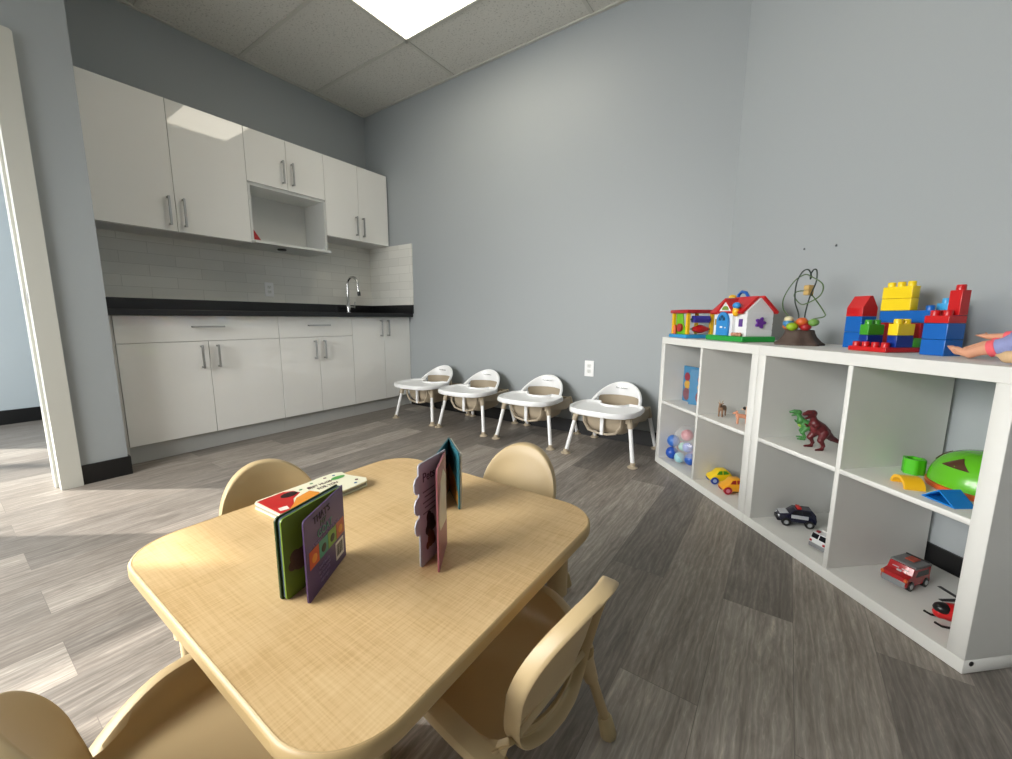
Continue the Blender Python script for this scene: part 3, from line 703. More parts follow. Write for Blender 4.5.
# teal book, spine (2.91,-1.965)
s3 = (2.913, -1.967); t = empty('board_book', (*s3, TT), 0, 'teal board book standing open behind the grey tabbed book', 'book')
a3 = dirang(s3, (3.022, -2.049)); a4 = dirang(s3, (2.985, -2.090)); TEAL = M('#2c6470', .4, vary=.25, vscale=25)
for a, nm in ((a3, 'back_cover'), (a4, 'front_cover')):
    bm = B(); panel(bm, .142, .152, .0035, -.0017); pp = mesh(nm, bm, TEAL, t, smooth=False, rot=(0, 0, a)); sg = -1 if nm == 'back_cover' else 1
    fy = -.0017 if sg < 0 else .0018
    bm = B(); prism(bm, [(.002, .004), (.13, .004), (.13, .035), (.10, .065), (.002, .085)], min(fy, fy+sg*.0004), max(fy, fy+sg*.0004), 'y'); o = mesh('page_picture', bm, M('#a8702c', .45, vary=.25, vscale=30), pp, smooth=False); o['label'] = 'orange picture area'
    bm = B(); ball(bm, (.05, fy, .095), (.035, .0008, .022)); mesh('page_shape', bm, M('#152335', .5, bump=.02), pp)
for i in range(2):
    bm = B(); panel(bm, .139, .149, .002, .0022+i*.0024); mesh('page', bm, M('#d5d2c8', .5, bump=.02), t, smooth=False, rot=(0, 0, a3), loc=(0, 0, .001))
# flat shaped book
t = empty('board_book', (2.645, -2.218, TT), math.radians(91.5), 'red and cream board book lying flat at the table edge by the kitchen side chair', 'book')
outl = [(-.128, -.060), (-.130, .055), (-.122, .064), (.02, .068), (.06, .073), (.105, .072), (.124, .058), (.120, .030), (.126, .0), (.138, -.040), (.124, -.062), (.085, -.066), (-.12, -.066)]
bm = B(); prism(bm, outl, 0, .004); prism(bm, outl, .0125, .016); mesh('cover', bm, M('#e4e2c8', .35, vary=.02), t, smooth=False)
bm = B(); prism(bm, [(x*.985, y*.97) for x, y in outl], .004, .0125); mesh('pages', bm, M('#9a978a', .6, bump=.1), t, smooth=False)
cv = kids(t)[0]
def flat(name, pts, mat, zz=.0161, th=.0004, lab=None):
    bm = B(); prism(bm, pts, zz, zz+th); o = mesh(name, bm, mat, cv, smooth=False)
    if lab: o['label'] = lab
    return o
flat('cover_picture', [(-.124, -.058), (-.124, .056), (-.055, .060), (-.035, .045), (-.03, .02), (-.06, .0), (-.075, -.03), (-.105, -.060)], M('#b81f1f', .35, vary=.12, vscale=40), lab='red picture area')
flat('cover_picture', [(-.105, -.060), (-.075, -.03), (-.055, -.005), (-.01, .01), (0, -.02), (-.02, -.058)], M('#d98a2e', .4, vary=.2, vscale=60), .0163, lab='orange biscuit picture')
flat('cover_picture', [(-.055+.022*math.cos(a), .030+.015*math.sin(a)) for a in [2*PI*k/14 for k in range(14)]], M('#1c0c0c', .5, bump=.02), .0166)
flat('cover_picture', [(-.117, -.045), (-.097, -.050), (-.093, -.030), (-.113, -.025)], M('#e4dfd6', .5, bump=.02), .0166)
text('title_text', 'BEST HUGS', .018, M('#4a1f2a', .5, bump=.02), cv, (.030, .024, .0166), (0, 0, 0), sx=.8)
text('title_text', 'FOR YOU', .018, M('#4a1f2a', .5, bump=.02), cv, (.040, .0, .0166), (0, 0, 0), sx=.8)
flat('cover_badge', [(.090+.022*math.cos(a), .028+.011*math.sin(a)) for a in [2*PI*k/14 for k in range(14)]], M('#4f9a4a', .4, bump=.02), .0164, lab='green oval badge')
for i, (x, y) in enumerate(((.065, .055), (.092, .052), (.02, .05), (.112, -.03), (.095, -.048), (-.02, .035), (.0, .03))): flat('cover_dot', [(x+.005*math.cos(a), y+.004*math.sin(a)) for a in [2*PI*k/8 for k in range(8)]], M(['#6a3040', '#2f5f8c', '#3c7a44'][i % 3], .5, bump=.02), .0164)

# ================================================================== CUBE SHELVES
def cube_shelf(s0, label):
    t = empty('cube_shelf', SH(s0, 0, 0), SA, label, 'shelf unit', 'white cube shelves along the angled wall')
    W_, D_, H_, o_, i_ = .765, .39, .765, .038, .016; c0 = (W_-i_)/2
    def part(nm, *b): bm = B(); box(bm, *b, .0012, 1); return mesh(nm, bm, WHITE, t)
    part('top_panel', 0.0005, W_-.0005, 0, D_, H_-o_, H_)
    part('bottom_panel', 0.0005, W_-.0005, 0, D_, 0.001, o_)
    l = part('side_panel', .0005, o_, 0, D_, o_, H_-o_); r = part('side_panel', W_-o_, W_-.0005, 0, D_, o_, H_-o_)
    part('divider', c0, c0+i_, .002, D_, o_, H_-o_)
    for a, b_ in ((o_, c0), (c0+i_, W_-o_)): part('shelf_board', a, b_, .002, D_, c0, c0+i_)
    return t
cube_shelf(0, 'white cube shelf unit nearer the feeding chairs, holding ball bag and small animals')
u2 = cube_shelf(.7655, 'white cube shelf unit at the right edge, holding dinosaurs and rescue vehicles')
bm = B(); lathe(bm, [(.0065, -.0004), (.0065, .0012), (.002, .0012), (.002, .0004)], 14)
o = mesh('screw_cap', bm, M('#3c3c3c', .4, .6, bump=.02), u2, loc=(.7645, .022, .028), rot=(0, PI/2, 0)); o['label'] = 'dark screw in the end panel'
ZS, ZMID, ZBOT = .7655, .3910, .0385
def at(name, s, d, z, r=0, label=None, cat=None, group=None): return empty(name, SH(s, d, z), SA+r, label, cat, group)

# ---- tall picture books in the top left cell
for i, (s, d, r, lb) in enumerate(((.045, .125, .08, 'blue picture book standing at the left end of the top left shelf cell'), (.158, .094, .75, 'blue picture book leaning at an angle against the shelf divider'))):
    t = at('picture_book', s, d, ZMID, r, lb, 'book', 'picture books in the top left cell')
    bm = B(); box(bm, 0, .135 if i == 0 else .16, 0, .012, 0, .208 if i == 0 else .200, .001); c_ = mesh('cover', bm, M('#3f7fa8', .35, vary=.2, vscale=20), t)
    bm = B(); ball(bm, (.035+.03*i, -.0002, .145), (.024, .0012, .026)); mesh('cover_picture', bm, M('#8c2a3a', .5, bump=.02), c_)
    bm = B(); ball(bm, (.038+.03*i, -.0002, .100), (.026, .0012, .026)); mesh('cover_picture', bm, M('#c99a3a', .5, vary=.3, vscale=80), c_)
    bm = B(); ball(bm, (.035+.03*i, -.0002, .045), (.030, .0012, .038)); mesh('cover_picture', bm, M('#7a4a52', .5, vary=.4, vscale=80), c_)
    bm = B(); box(bm, .09, .125, -.0006, 0, .10, .16); mesh('cover_picture', bm, M('#1f3f6a', .5, vary=.3, vscale=80), c_, smooth=False)
# ---- toy animals
def animal(name, s, d, z, r, L_, Hh, mat, label, horns=False, patch=None):
    t = at(name, s, d, z, r, label, 'toy animal')
    k = Hh/.075; bm = B()
    limb(bm, [(-.022*k, 0, .043*k), (.0, 0, .045*k), (.022*k, 0, .045*k)], [.013*k, .012*k, .013*k])
    limb(bm, [(.022*k, 0, .048*k), (.031*k, 0, .062*k)], [.009*k, .007*k]); limb(bm, [(.031*k, 0, .064*k), (.046*k, 0, .058*k)], [.008*k, .0045*k])
    for sx in (-1, 1):
        for sy_ in (-1, 1): limb(bm, [(sx*.021*k, sy_*.007*k, .040*k), (sx*.022*k, sy_*.008*k, .020*k), (sx*.022*k, sy_*.008*k, .003*k)], [.007*k, .0042*k, .004*k], 8)
    limb(bm, [(-.033*k, 0, .048*k), (-.040*k, 0, .028*k)], [.003*k, .002*k], 8)
    for sy_ in (-1, 1): limb(bm, [(.029*k, sy_*.005*k, .069*k), (.026*k, sy_*.013*k, .073*k)], [.003*k, .002*k], 8)
    bd = blob('body', bm, mat, t, .0014*k, 3)
    if horns:
        for sy_ in (-1, 1):
            bm = B(); tube(bm, [(.030*k, sy_*.004*k, .069*k), (.026*k, sy_*.007*k, .082*k), (.020*k, sy_*.010*k, .088*k)], [.0022*k, .0018*k, .0008*k], 8); mesh('horn', bm, M('#b9a48a', .5, bump=.02), t)
    if patch:
        for (a, b_, c_) in ((.0, .011, .048), (-.018, .010, .044), (.036, .0045, .064)):
            bm = B()
            for q in (-1, 1): ball(bm, (a*k, q*b_*k, c_*k), (.009*k, .003*k, .007*k))
            mesh('patch', bm, patch, t)
    return t
animal('toy_goat', .448, .095, ZMID, -.95, .08, .072, M('#8a6a50', .6, vary=.3, vscale=120), 'small brown horned toy animal in the upper cell, left of the spotted one', True)
animal('toy_cow', .592, .150, ZMID, -2.2, .08, .078, M('#d8b8a0', .5, vary=.1), 'small black and white toy cow standing behind the toy pig', False, BLK)
animal('toy_pig', .600, .085, ZMID, -2.0, .08, .062, M('#cf8f70', .5, vary=.15, vscale=60), 'small pinkish orange toy pig in front of the toy cow', False)
# ---- dinosaurs
def dino(name, s, d, z, r, k, mat, belly, label):
    t = at(name, s, d, z, r, label, 'toy dinosaur')
    bm = B()     # faces +x, upright theropod
    limb(bm, [(-.030*k, 0, .060*k), (-.008*k, 0, .072*k), (.012*k, 0, .092*k)], [.019*k, .024*k, .017*k])
    limb(bm, [(.012*k, 0, .092*k), (.020*k, 0, .112*k), (.024*k, 0, .124*k)], [.014*k, .010*k, .010*k])
    limb(bm, [(.022*k, 0, .128*k), (.040*k, 0, .130*k), (.056*k, 0, .126*k)], [.0125*k, .010*k, .006*k])
    limb(bm, [(.026*k, 0, .118*k), (.048*k, 0, .110*k)], [.006*k, .004*k], 8)
    limb(bm, [(-.030*k, 0, .060*k), (-.060*k, 0, .036*k), (-.092*k, .006*k, .020*k), (-.12*k, .014*k, .026*k)], [.017*k, .011*k, .006*k, .002*k])
    for q in (-1, 1):
        limb(bm, [(-.014*k, q*.016*k, .060*k), (.004*k, q*.022*k, .036*k), (-.010*k, q*.022*k, .016*k), (-.004*k, q*.022*k, .004*k)], [.015*k, .010*k, .006*k, .005*k])
        limb(bm, [(-.006*k, q*.022*k, .004*k), (.020*k, q*.024*k, .0035*k)], [.006*k, .0035*k], 8)
        limb(bm, [(.010*k, q*.014*k, .088*k), (.024*k, q*.018*k, .078*k), (.034*k, q*.014*k, .086*k)], [.006*k, .0045*k, .0035*k], 8)
    blob('body', bm, mat, t, .0020*k, 3)
    bm = B(); ball(bm, (.008*k, 0, .076*k), (.017*k, .013*k, .022*k)); mesh('belly', bm, belly, t)
    for q in (-1, 1):
        bm = B(); ball(bm, (.032*k, q*.0085*k, .134*k), .0022*k); mesh('eye', bm, BLK, t)
    return t
dino('toy_dinosaur', .842, .165, ZMID, math.radians(-128), .84, M('#3c7a3a', .5, vary=.35, vscale=60), M('#9abf4a', .5, bump=.02), 'green toy dinosaur standing behind the red one')
dino('toy_dinosaur', .962, .105, ZMID, math.radians(-92), 1.06, M('#5a1a1e', .45, vary=.35, vscale=60), M('#6e2228', .5, bump=.02), 'dark red toy dinosaur standing on the upper shelf by the divider')
# ---- shape sorter set
t = at('shape_sorter', 1.366, .245, ZMID, 0, 'green dome shape sorter with cut-out holes and an orange base', 'toy')
bm = B(); lathe(bm, [(.118, 0), (.120, .004), (.120, .012), (.114, .014)], 40); o = mesh('base', bm, M('#d8632a', .35, bump=.02), t); o['label'] = 'orange base ring'; t.scale = (1.02, 1.02, 1.1)
bm = B(); prof = [(.117, .0145)]+[(.117*math.cos(a)**.75, .0145+.088*math.sin(a)) for a in [PI/2*k/12 for k in range(1, 12)]]+[(.012, .1025)]
lathe(bm, prof, 40); mesh('dome', bm, M('#5fb81f', .25, coat=.3), t)
def on_dome(az, el, pts, nm, mt):
    """thin piece hugging the dome"""
    bm = B(); vs = []
    for lay in (0, 1):
        ring = []
        for u, v in pts:
            a = az+u; e = el+v; r = (.117*math.cos(e)**.75)+.0015*lay; ring.append(bm.verts.new(((r+.0004)*math.cos(a), (r+.0004)*math.sin(a), .0145+.088*math.sin(e)+.001*lay)))
        vs.append(ring)
    bm.faces.new(vs[0]); bm.faces.new(vs[1]); n = len(pts)
    for k in range(n): bm.faces.new((vs[0][k], vs[0][(k+1) % n], vs[1][(k+1) % n], vs[1][k]))
    o = mesh(nm, bm, mt, t, smooth=False); o['label'] = 'dark cut-out hole'
HOLE = M('#4a2a14', .6, vary=.2)
def tri(n_=6):
    P_ = [(-.34, -.13), (.34, -.13), (0, .26)]; R_ = []
    for i in range(3):
        a, b_ = P_[i], P_[(i+1) % 3]
        for k in range(n_): R_.append((a[0]+(b_[0]-a[0])*k/n_, a[1]+(b_[1]-a[1])*k/n_))
    return R_
on_dome(math.radians(-98), .72, tri(), 'hole', HOLE)
on_dome(math.radians(-10), .6, [(.22*math.cos(a), .16*math.sin(a)) for a in [2*PI*k/12 for k in range(12)]], 'hole', HOLE)
on_dome(math.radians(-168), .7, tri(), 'hole', HOLE); on_dome(math.radians(75), .7, tri(), 'hole', HOLE)
on_dome(math.radians(40), 1.13, [(-.5, -.1), (0, -.13), (.5, -.1), (.5, .1), (0, .13), (-.5, .1)], 'hole', HOLE)
t = at('shape_block', 1.216, .200, ZMID, .3, 'green fluted tube-shaped block left of the green dome', 'toy block')
bm = B(); n = 24; oo = [(.026*(1+.10*math.cos(6*a))*math.cos(a), .026*(1+.10*math.cos(6*a))*math.sin(a)) for a in [2*PI*k/n for k in range(n)]]
loft(bm, [[(x*s, y*s, z_) for x, y in oo] for s, z_ in ((1, 0), (1, .048), (.72, .048), (.72, .006))]); bm.faces.new([v for v in bm.verts][-n:]); bm.faces.new([v for v in bm.verts][:n]); mesh('body', bm, M('#4db81f', .3, bump=.02), t, ang=60)
t = at('shape_block', 1.290, .050, ZMID, -.45, 'yellow hollow arch block at the front of the shelf', 'toy block')
bm = B(); o_ = arc(0, 0, .036, 0, PI, 14, .030); i_ = arc(0, 0, .028, PI, 0, 14, .021); prism(bm, o_+i_, 0, .047, 'y'); mesh('body', bm, M('#f0b81c', .3, bump=.02), t, ang=40)
t = at('shape_block', 1.400, .034, ZMID, -.12, 'blue hollow triangular prism block in front of the green dome', 'toy block')
bm = B(); P_ = [(-.042, 0), (.042, 0), (0, .034), (0, .030), (.033, .003), (-.033, .003), (0, .030), (0, .034)]
bm = B(); A = [(-.042, 0), (.042, 0), (0, .034)]; I_ = [(-.034, .0035), (.034, .0035), (0, .029)]
loft(bm, [[(x, 0, z_) for x, z_ in A], [(x, .058, z_) for x, z_ in A], [(x, .058, z_) for x, z_ in I_], [(x, 0, z_) for x, z_ in I_], [(x, 0, z_) for x, z_ in A]])
bmesh.ops.remove_doubles(bm, verts=bm.verts, dist=.00001); mesh('body', bm, M('#1379c9', .3, bump=.02), t, ang=20)
# ---- ball bag
t = at('ball_bag', .165, .13, ZBOT, 0, 'clear plastic bag of coloured play balls in the bottom left cell', 'bag')
mt, nt, b, N, L = node_mat('thin_clear_plastic'); b.inputs['Base Color'].default_value = (1, 1, 1, 1); b.inputs['Roughness'].default_value = .12; b.inputs['Alpha'].default_value = .24; b.inputs['Specular IOR Level'].default_value = 1.0
bm = B(); random.seed(3); ball(bm, (.0, .01, .105), (.138, .112, .112), 28)
for v in bm.verts:
    d = v.co-Vector((.0, .01, .105)); v.co += d*(.06*math.sin(23*v.co.x+11*v.co.z)+.05*math.sin(31*v.co.y+17*v.co.z+9*v.co.x)); v.co.z = max(.001, v.co.z); v.co.x = min(max(v.co.x, -.125), .205); v.co.y = max(v.co.y, -.12)
mesh('film', bm, mt, t, ang=180)
bc = ['#3a6fc0', '#1d4fae', '#c45f72', '#d0707c', '#2b5cb4', '#6f86cf', '#9fd0d8', '#c3564e', '#8fc9b8', '#c9b94a', '#4a7fd0', '#a98fd0']
bpnm = ['middle blue', 'deep blue', 'rose pink', 'pale pink', 'royal blue', 'lilac blue', 'pale aqua', 'brick red', 'mint green', 'mustard yellow', 'sky blue', 'lavender']
pos = [(.085, .065, .115, .036), (.095, .055, .045, .036), (.072, .125, .075, .030), (.148, .11, .165, .034), (.235, .085, .052, .034), (.215, .075, .115, .028), (.165, .06, .04, .030), (.225, .15, .155, .032), (.155, .085, .10, .026), (.245, .21, .19, .030), (.08, .20, .04, .034), (.15, .16, .06, .034)]
for i, (s, d, z_, r_) in enumerate(pos):
    q = B(); ball(q, (0, 0, 0), r_, 20); seam = mesh('play_ball', q, M(bc[i], .35, vary=.06), loc=SH(s, d, ZBOT+max(z_, r_+.002)))
    tag(seam, bpnm[i]+' plastic play ball inside the clear bag on the bottom shelf', 'ball', 'play balls in the clear bag')
# ---- cars
def vehicle(name, s, d, z, r, k, prof, width, body, label, glass, wheels, wheel_mat, hub_mat, wr, cat='toy car', bev=.003, wtop=.8):
    t = at(name, s, d, z, r, label, cat)
    bm = B(); st = 0; prism(bm, [(x*k, zz*k) for x, zz in prof], -width/2*k, width/2*k, 'y', bev*k)
    zmax = max(p[1] for p in prof)*k
    for v in bm.verts:
        f_ = v.co.z/zmax
        if f_ > .55: v.co.y *= 1-(f_-.55)*(1-wtop)/.45
    mesh('body', bm, body, t, ang=40)
    for i_, (pts) in enumerate(glass):
        bm = B(); prism(bm, [(x*k, zz*k) for x, zz in pts], -(width/2*k)*.985, (width/2*k)*.985, 'y')
        for v in bm.verts:
            f_ = v.co.z/zmax
            v.co.y *= (1-(max(.55, f_)-.55)*(1-wtop)/.45)*1.03
        mesh('side_window', bm, WGL, t, smooth=False)
    for (wx) in wheels:
        for q in (-1, 1):
            bm = B(); y0_ = q*(width/2*k-.004*k); tube(bm, [(wx*k, y0_-.004*k, wr*k), (wx*k, y0_+.006*k, wr*k)], wr*k, 20); wh = mesh('wheel', bm, wheel_mat, t, ang=40)
            bm = B(); tube(bm, [(wx*k, y0_+q*.004*k, wr*k), (wx*k, y0_+q*.0075*k, wr*k)], wr*.5*k, 14); mesh('hub', bm, hub_mat, wh, ang=40)
    return t
bug = [(-.045, .012), (.045, .012), (.051, .022), (.047, .034), (.028, .044), (.012, .064), (-.022, .067), (-.038, .054), (-.048, .040), (-.050, .02)]
WGL = M('#3f8a1e', .3, bump=.02)
vehicle('toy_car', .435, .120, ZBOT, math.radians(-103), 1.1, bug, .060, M('#f2cf14', .3, coat=.3), 'chunky yellow toy car with green windows and blue wheels', [[(.022, .046), (.012, .060), (-.002, .062), (-.002, .046)], [(-.006, .046), (-.006, .062), (-.020, .062), (-.033, .050)]], (-.032, .032), M('#1f3f9a', .4, bump=.02), M('#9fb4d8', .4, bump=.02), .017, bev=.006, wtop=.7)
WGL = M('#9a1c20', .3, bump=.02)
vehicle('toy_car', .555, .105, ZBOT, math.radians(-103), 1.1, bug, .060, M('#f0a81c', .3, coat=.3), 'chunky orange-yellow toy car with red windows and red wheels', [[(.022, .046), (.012, .060), (-.002, .062), (-.002, .046)], [(-.006, .046), (-.006, .062), (-.020, .062), (-.033, .050)]], (-.032, .032), M('#a8142a', .4, bump=.02), M('#d88a9a', .4, bump=.02), .017, bev=.006, wtop=.7)
# windscreens for the two cars are the front slope: small plates
suv = [(-.062, .018), (.062, .018), (.066, .034), (.060, .046), (.030, .052), (.012, .071), (-.046, .073), (-.060, .056), (-.064, .034)]
WGL = M('#0c0e14', .15, bump=.01)
pol = vehicle('toy_police_car', .872, .150, ZBOT, math.radians(-118), 1.0, suv, .060, M('#11132c', .2, coat=.5), 'black and white toy police car with red roof light', [[(.024, .053), (.011, .067), (-.010, .068), (-.010, .053)], [(-.014, .053), (-.014, .068), (-.040, .068), (-.047, .055)]], (-.040, .040), M('#121212', .5, bump=.02), M('#b8bcc0', .25, .6, bump=.02), .0165)
SIL = M('#c4c8cc', .3, .3, bump=.02)
bm = B(); prism(bm, [(.032, .0520), (.058, .0465), (.062, .0455), (.060, .049), (.034, .0545)], -.021, .021, 'y'); o = mesh('bonnet', bm, SIL, pol, smooth=False); o['label'] = 'silver bonnet panel'
bm = B()
for q in (-1, 1): box(bm, -.034, .024, q*.0296-.001, q*.0296+.001, .036, .050)
o = mesh('door_panel', bm, SIL, pol, smooth=False); o['label'] = 'silver door panels'
bm = B(); box(bm, -.012, .002, -.017, .017, .070, .079, .002); o = mesh('light_bar', bm, M('#c8302a', .3, bump=.02), pol); o['label'] = 'red roof light bar'
bm = B(); box(bm, .060, .071, -.026, .026, .016, .030, .003); mesh('bumper', bm, BLK, pol)
bm = B()
for q in (-1, 1): ball(bm, (.0650, q*.021, .037), (.003, .006, .005))
mesh('headlight', bm, M('#e0e4e8', .2, bump=.02), pol)
# white ambulance
amb = vehicle('toy_ambulance', 1.046, .125, ZBOT, math.radians(-82), .95, [(-.062, .012), (.062, .012), (.066, .022), (.062, .040), (.052, .062), (-.062, .064)], .060, M('#d4d6d8', .3, coat=.3), 'white toy rescue truck with dark windscreen, partly behind the divider', [[(.020, .040), (.020, .056), (.048, .056), (.055, .040)]], (-.040, .040), M('#141414', .5, bump=.02), M('#a8a8a8', .4, bump=.02), .013, wtop=.95)
bm = B()
for q in (-1, 1): prism(bm, [(.0598*.95, .040*.95+.003), (.0612*.95, .040*.95+.003), (.0540*.95, .060*.95), (.0520*.95, .060*.95)], q*.0135-.0115, q*.0135+.0115, 'y')
mesh('windscreen', bm, WGL, amb, smooth=False)
bm = B(); box(bm, .052, .064, -.028, .028, .008, .024, .002); mesh('bumper', bm, M('#8e9094', .4, .4, bump=.02), amb)
for q in (-1, 1): mesh('signal_light', box(B(), .056, .0625, q*.023-.004, q*.023+.004, .026, .034, .001), M('#a01c28', .3, bump=.02), amb)
bm = B(); box(bm, .030, .042, -.022, -.010, .056, .064, .002); mesh('siren', bm, M('#8c1c24', .3, bump=.02), amb)
bm = B(); box(bm, -.045, .02, -.018, .018, .056, .066, .003); mesh('roof_box', bm, M('#cfcfca', .4, bump=.02), amb)
# red truck
trk = vehicle('toy_fire_truck', 1.252, .185, ZBOT, math.radians(-80), 1.04, [(-.066, .012), (.066, .012), (.070, .020), (.066, .040), (.040, .046), (.030, .066), (-.066, .066)], .064, M('#a8161c', .25, coat=.4), 'red toy rescue truck with grey roof, in the lower right cell', [[(-.050, .040), (-.050, .056), (.010, .056), (.020, .040)]], (-.040, .042), M('#141414', .5, bump=.02), M('#b8b8b8', .3, bump=.02), .015, wtop=.96)
trk.scale = (.84, 1, 1); GR = M('#6e6f70', .4, bump=.03)
bm = B(); box(bm, -.068, .026, -.033, .033, .0655, .074, .002); o = mesh('roof', bm, GR, trk); o['label'] = 'grey roof'
bm = B(); box(bm, -.050, -.01, -.012, .012, .0745, .078, .001); mesh('hatch', bm, M('#a8442c', .4, bump=.02), trk)
bm = B(); box(bm, -.060, -.056, -.03, .03, .0745, .0785, .001); mesh('rail', bm, BLK, trk)
bm = B(); prism(bm, [(.0400, .0475), (.0415, .0475), (.0322, .064), (.0305, .064)], -.027, .027, 'y'); mesh('windscreen', bm, WGL, trk, smooth=False)
bm = B()
for q in (-1, 1): box(bm, .034, .040, q*.012-.008, q*.012+.008, .056, .058, .0005)
box(bm, .0405, .046, -.006, .006, .048, .053, .001); mesh('wiper', bm, M('#c8ccd0', .3, bump=.02), trk)
bm = B(); box(bm, .060, .0735, -.031, .031, .010, .030, .003); o = mesh('bumper', bm, M('#8c8f92', .35, .3, bump=.02), trk); o['label'] = 'grey front bumper'
for q in (-1, 1): mesh('signal_light', ball(B(), (.069, q*.030, .036), (.006, .005, .006)), M('#d8642c', .3, bump=.02), trk)
# helicopter
t = at('toy_helicopter', 1.430, .125, ZBOT, math.radians(-118), 'red toy helicopter with black rotor, half hidden by the right end panel', 'toy helicopter')
bm = B(); limb(bm, [(.040, 0, .030), (.020, 0, .036), (-.015, 0, .038), (-.04, 0, .040)], [.016, .024, .024, .012], 14); limb(bm, [(-.04, 0, .041), (-.11, 0, .048)], [.009, .004]); blob('body', bm, RED, t, .0025, 3)
bm = B(); ball(bm, (.034, 0, .043), (.022, .019, .016)); o = mesh('cockpit', bm, BLK, t); o['label'] = 'black cockpit window'
bm = B()
for q in (-1, 1): tube(bm, [(-.04, q*.024, .004), (.045, q*.024, .004), (.06, q*.024, .012)], .0032, 8); tube(bm, [(.01, q*.024, .005), (.01, q*.014, .02)], .002, 6); tube(bm, [(-.02, q*.024, .005), (-.02, q*.014, .02)], .002, 6)
mesh('skid', bm, BLK, t)
bm = B(); lathe(bm, [(.004, .055), (.004, .075), (.008, .076), (.006, .080)], 12)
for k in range(2):
    a = .35+k*PI/2; st = len(bm.verts); box(bm, -.058, .058, -.0050, .0050, .0765, .078); tf(bm, Matrix.Rotation(a, 4, 'Z'), st)
mesh('rotor', bm, BLK, t, smooth=False)

# ================================================================== TOP OF SHELF
# activity cube
t = at('activity_cube', .035, .035, ZS, 0, 'small open-sided toy activity pavilion with red roof and yellow posts', 'toy')
bm = B(); box(bm, -.01, .165, -.01, .165, 0, .020, .004); o = mesh('base', bm, M('#2f93cc', .3, bump=.02), t); o['label'] = 'blue base'
for x in (.008, .147):
    for y in (.008, .147):
        bm = B(); box(bm, x-.009, x+.009, y-.009, y+.009, .020, .135, .003); o = mesh('post', bm, M('#f0bc1c', .3, bump=.02), t); o['label'] = 'yellow post'
bm = B(); box(bm, -.010, .165, -.010, .165, .1352, .155, .006); o = mesh('roof', bm, M('#b01a26', .3, bump=.02), t); o['label'] = 'red roof'
bm = B(); prism(bm, [(.020, .0202), (.135, .0202), (.095, .07), (.080, .1345), (.020, .1345)], .016, .021, 'y'); o = mesh('slide_panel', bm, M('#6fbf1f', .3, bump=.02), t); o['label'] = 'lime green panel'
bm = B(); tube(bm, [(.068, .004, .056), (.068, .016, .056)], .023, 20); o = mesh('dial', bm, M('#a8242c', .3, bump=.02), t, ang=40); o['label'] = 'round red dial'
bm = B(); tube(bm, [(.032, .002, .0205), (.032, .002, .070)], .009, 12); o = mesh('roller', bm, M('#e0642a', .3, bump=.02), t); o['label'] = 'orange roller'
bm = B(); tube(bm, [(.150, .035, .103), (.150, .125, .103)], .021, 6); o = mesh('spinner', bm, M('#3a34a0', .3, bump=.02), t, smooth=False); o['label'] = 'purple spinner'
bm = B(); tube(bm, [(.150, .035, .050), (.150, .07, .050), (.150, .09, .050), (.150, .125, .050)], [.010, .022, .022, .010], 8); o = mesh('spinner', bm, RED, t); o['label'] = 'red spinner'
bm = B()
for zz in (.103, .050): tube(bm, [(.150, .012, zz), (.150, .145, zz)], .003, 8)
mesh('axle', bm, M('#2c6a3a', .4, bump=.02), t)
# play house
t = at('play_house', .315, .07, ZS, 0, 'white toy play house with red roof, blue arched door and green base', 'toy house')
HWt = M('#e8eaec', .35, bump=.02)
bm = B(); box(bm, -.005, .262, -.005, .165, 0, .026, .006, 3); o = mesh('base', bm, M('#249a3f', .32, bump=.02), t); o['label'] = 'green lawn base'
HX0, HX1, HY0, HY1 = .022, .250, .020, .150; YM = (HY0+HY1)/2
bm = B(); prism(bm, [(HY0, .026), (HY1, .026), (HY1, .138), (YM, .200), (HY0, .138)], HX0, HX1, 'x'); 
for i in range(4): box(bm, HX1-.001, HX1+.0025, HY0, HY1, .030+i*.027, .052+i*.027, .001)
hw_ = mesh('walls', bm, HWt, t, smooth=False)
def roofslab(y0_, z0_, y1_, z1_, x0_, x1_, nm='roof_slope'):
    n_ = Vector((-(z1_-z0_), (y1_-y0_))).normalized()*.012
    if n_.y < 0: n_ = -n_
    bm = B(); prism(bm, [(y0_, z0_), (y1_, z1_), (y1_+n_.x, z1_+n_.y), (y0_+n_.x, z0_+n_.y)], x0_, x1_, 'x', .003); o = mesh(nm, bm, RED, t); o['label'] = 'red roof slope'
roofslab(HY0-.014, .128, YM, .2005, HX0-.012, HX1-.010); roofslab(HY1+.014, .128, YM, .2005, HX0-.012, HX1+.012)
# front porch gable with arched door
bm = B(); prism(bm, [(.068, .026), (.178, .026), (.178, .134), (.123, .190), (.068, .134)], .004, .06, 'y'); mesh('porch', bm, HWt, t, smooth=False)
def archp(x0_, x1_, z0_, zs, n_=10): c_ = (x0_+x1_)/2; r_ = (x1_-x0_)/2; return [(x0_, z0_), (x1_, z0_)]+[(c_+r_*math.cos(PI*k/n_), zs+r_*1.15*math.sin(PI*k/n_)) for k in range(n_+1)]
bm = B(); prism(bm, archp(.080, .162, .027, .092), -.010, .003, 'y', .002); dr = mesh('door', bm, M('#2f8ad0', .3, bump=.02), t); dr['label'] = 'blue arched door'
bm = B()
for k, (a0, a1_) in enumerate(((.1, PI/3-.05), (PI/3+.1, 2*PI/3-.1), (2*PI/3+.05, PI-.1))):
    prism(bm, [(.121+.004*math.cos((a0+a1_)/2), .095+.004*math.sin((a0+a1_)/2))]+[(.121+.025*math.cos(a), .095+.028*math.sin(a)) for a in (a0, (a0+a1_)/2, a1_)], -.0105, -.0098, 'y')
mesh('fanlight', bm, M('#0f3a5a', .3, bump=.02), dr, smooth=False)
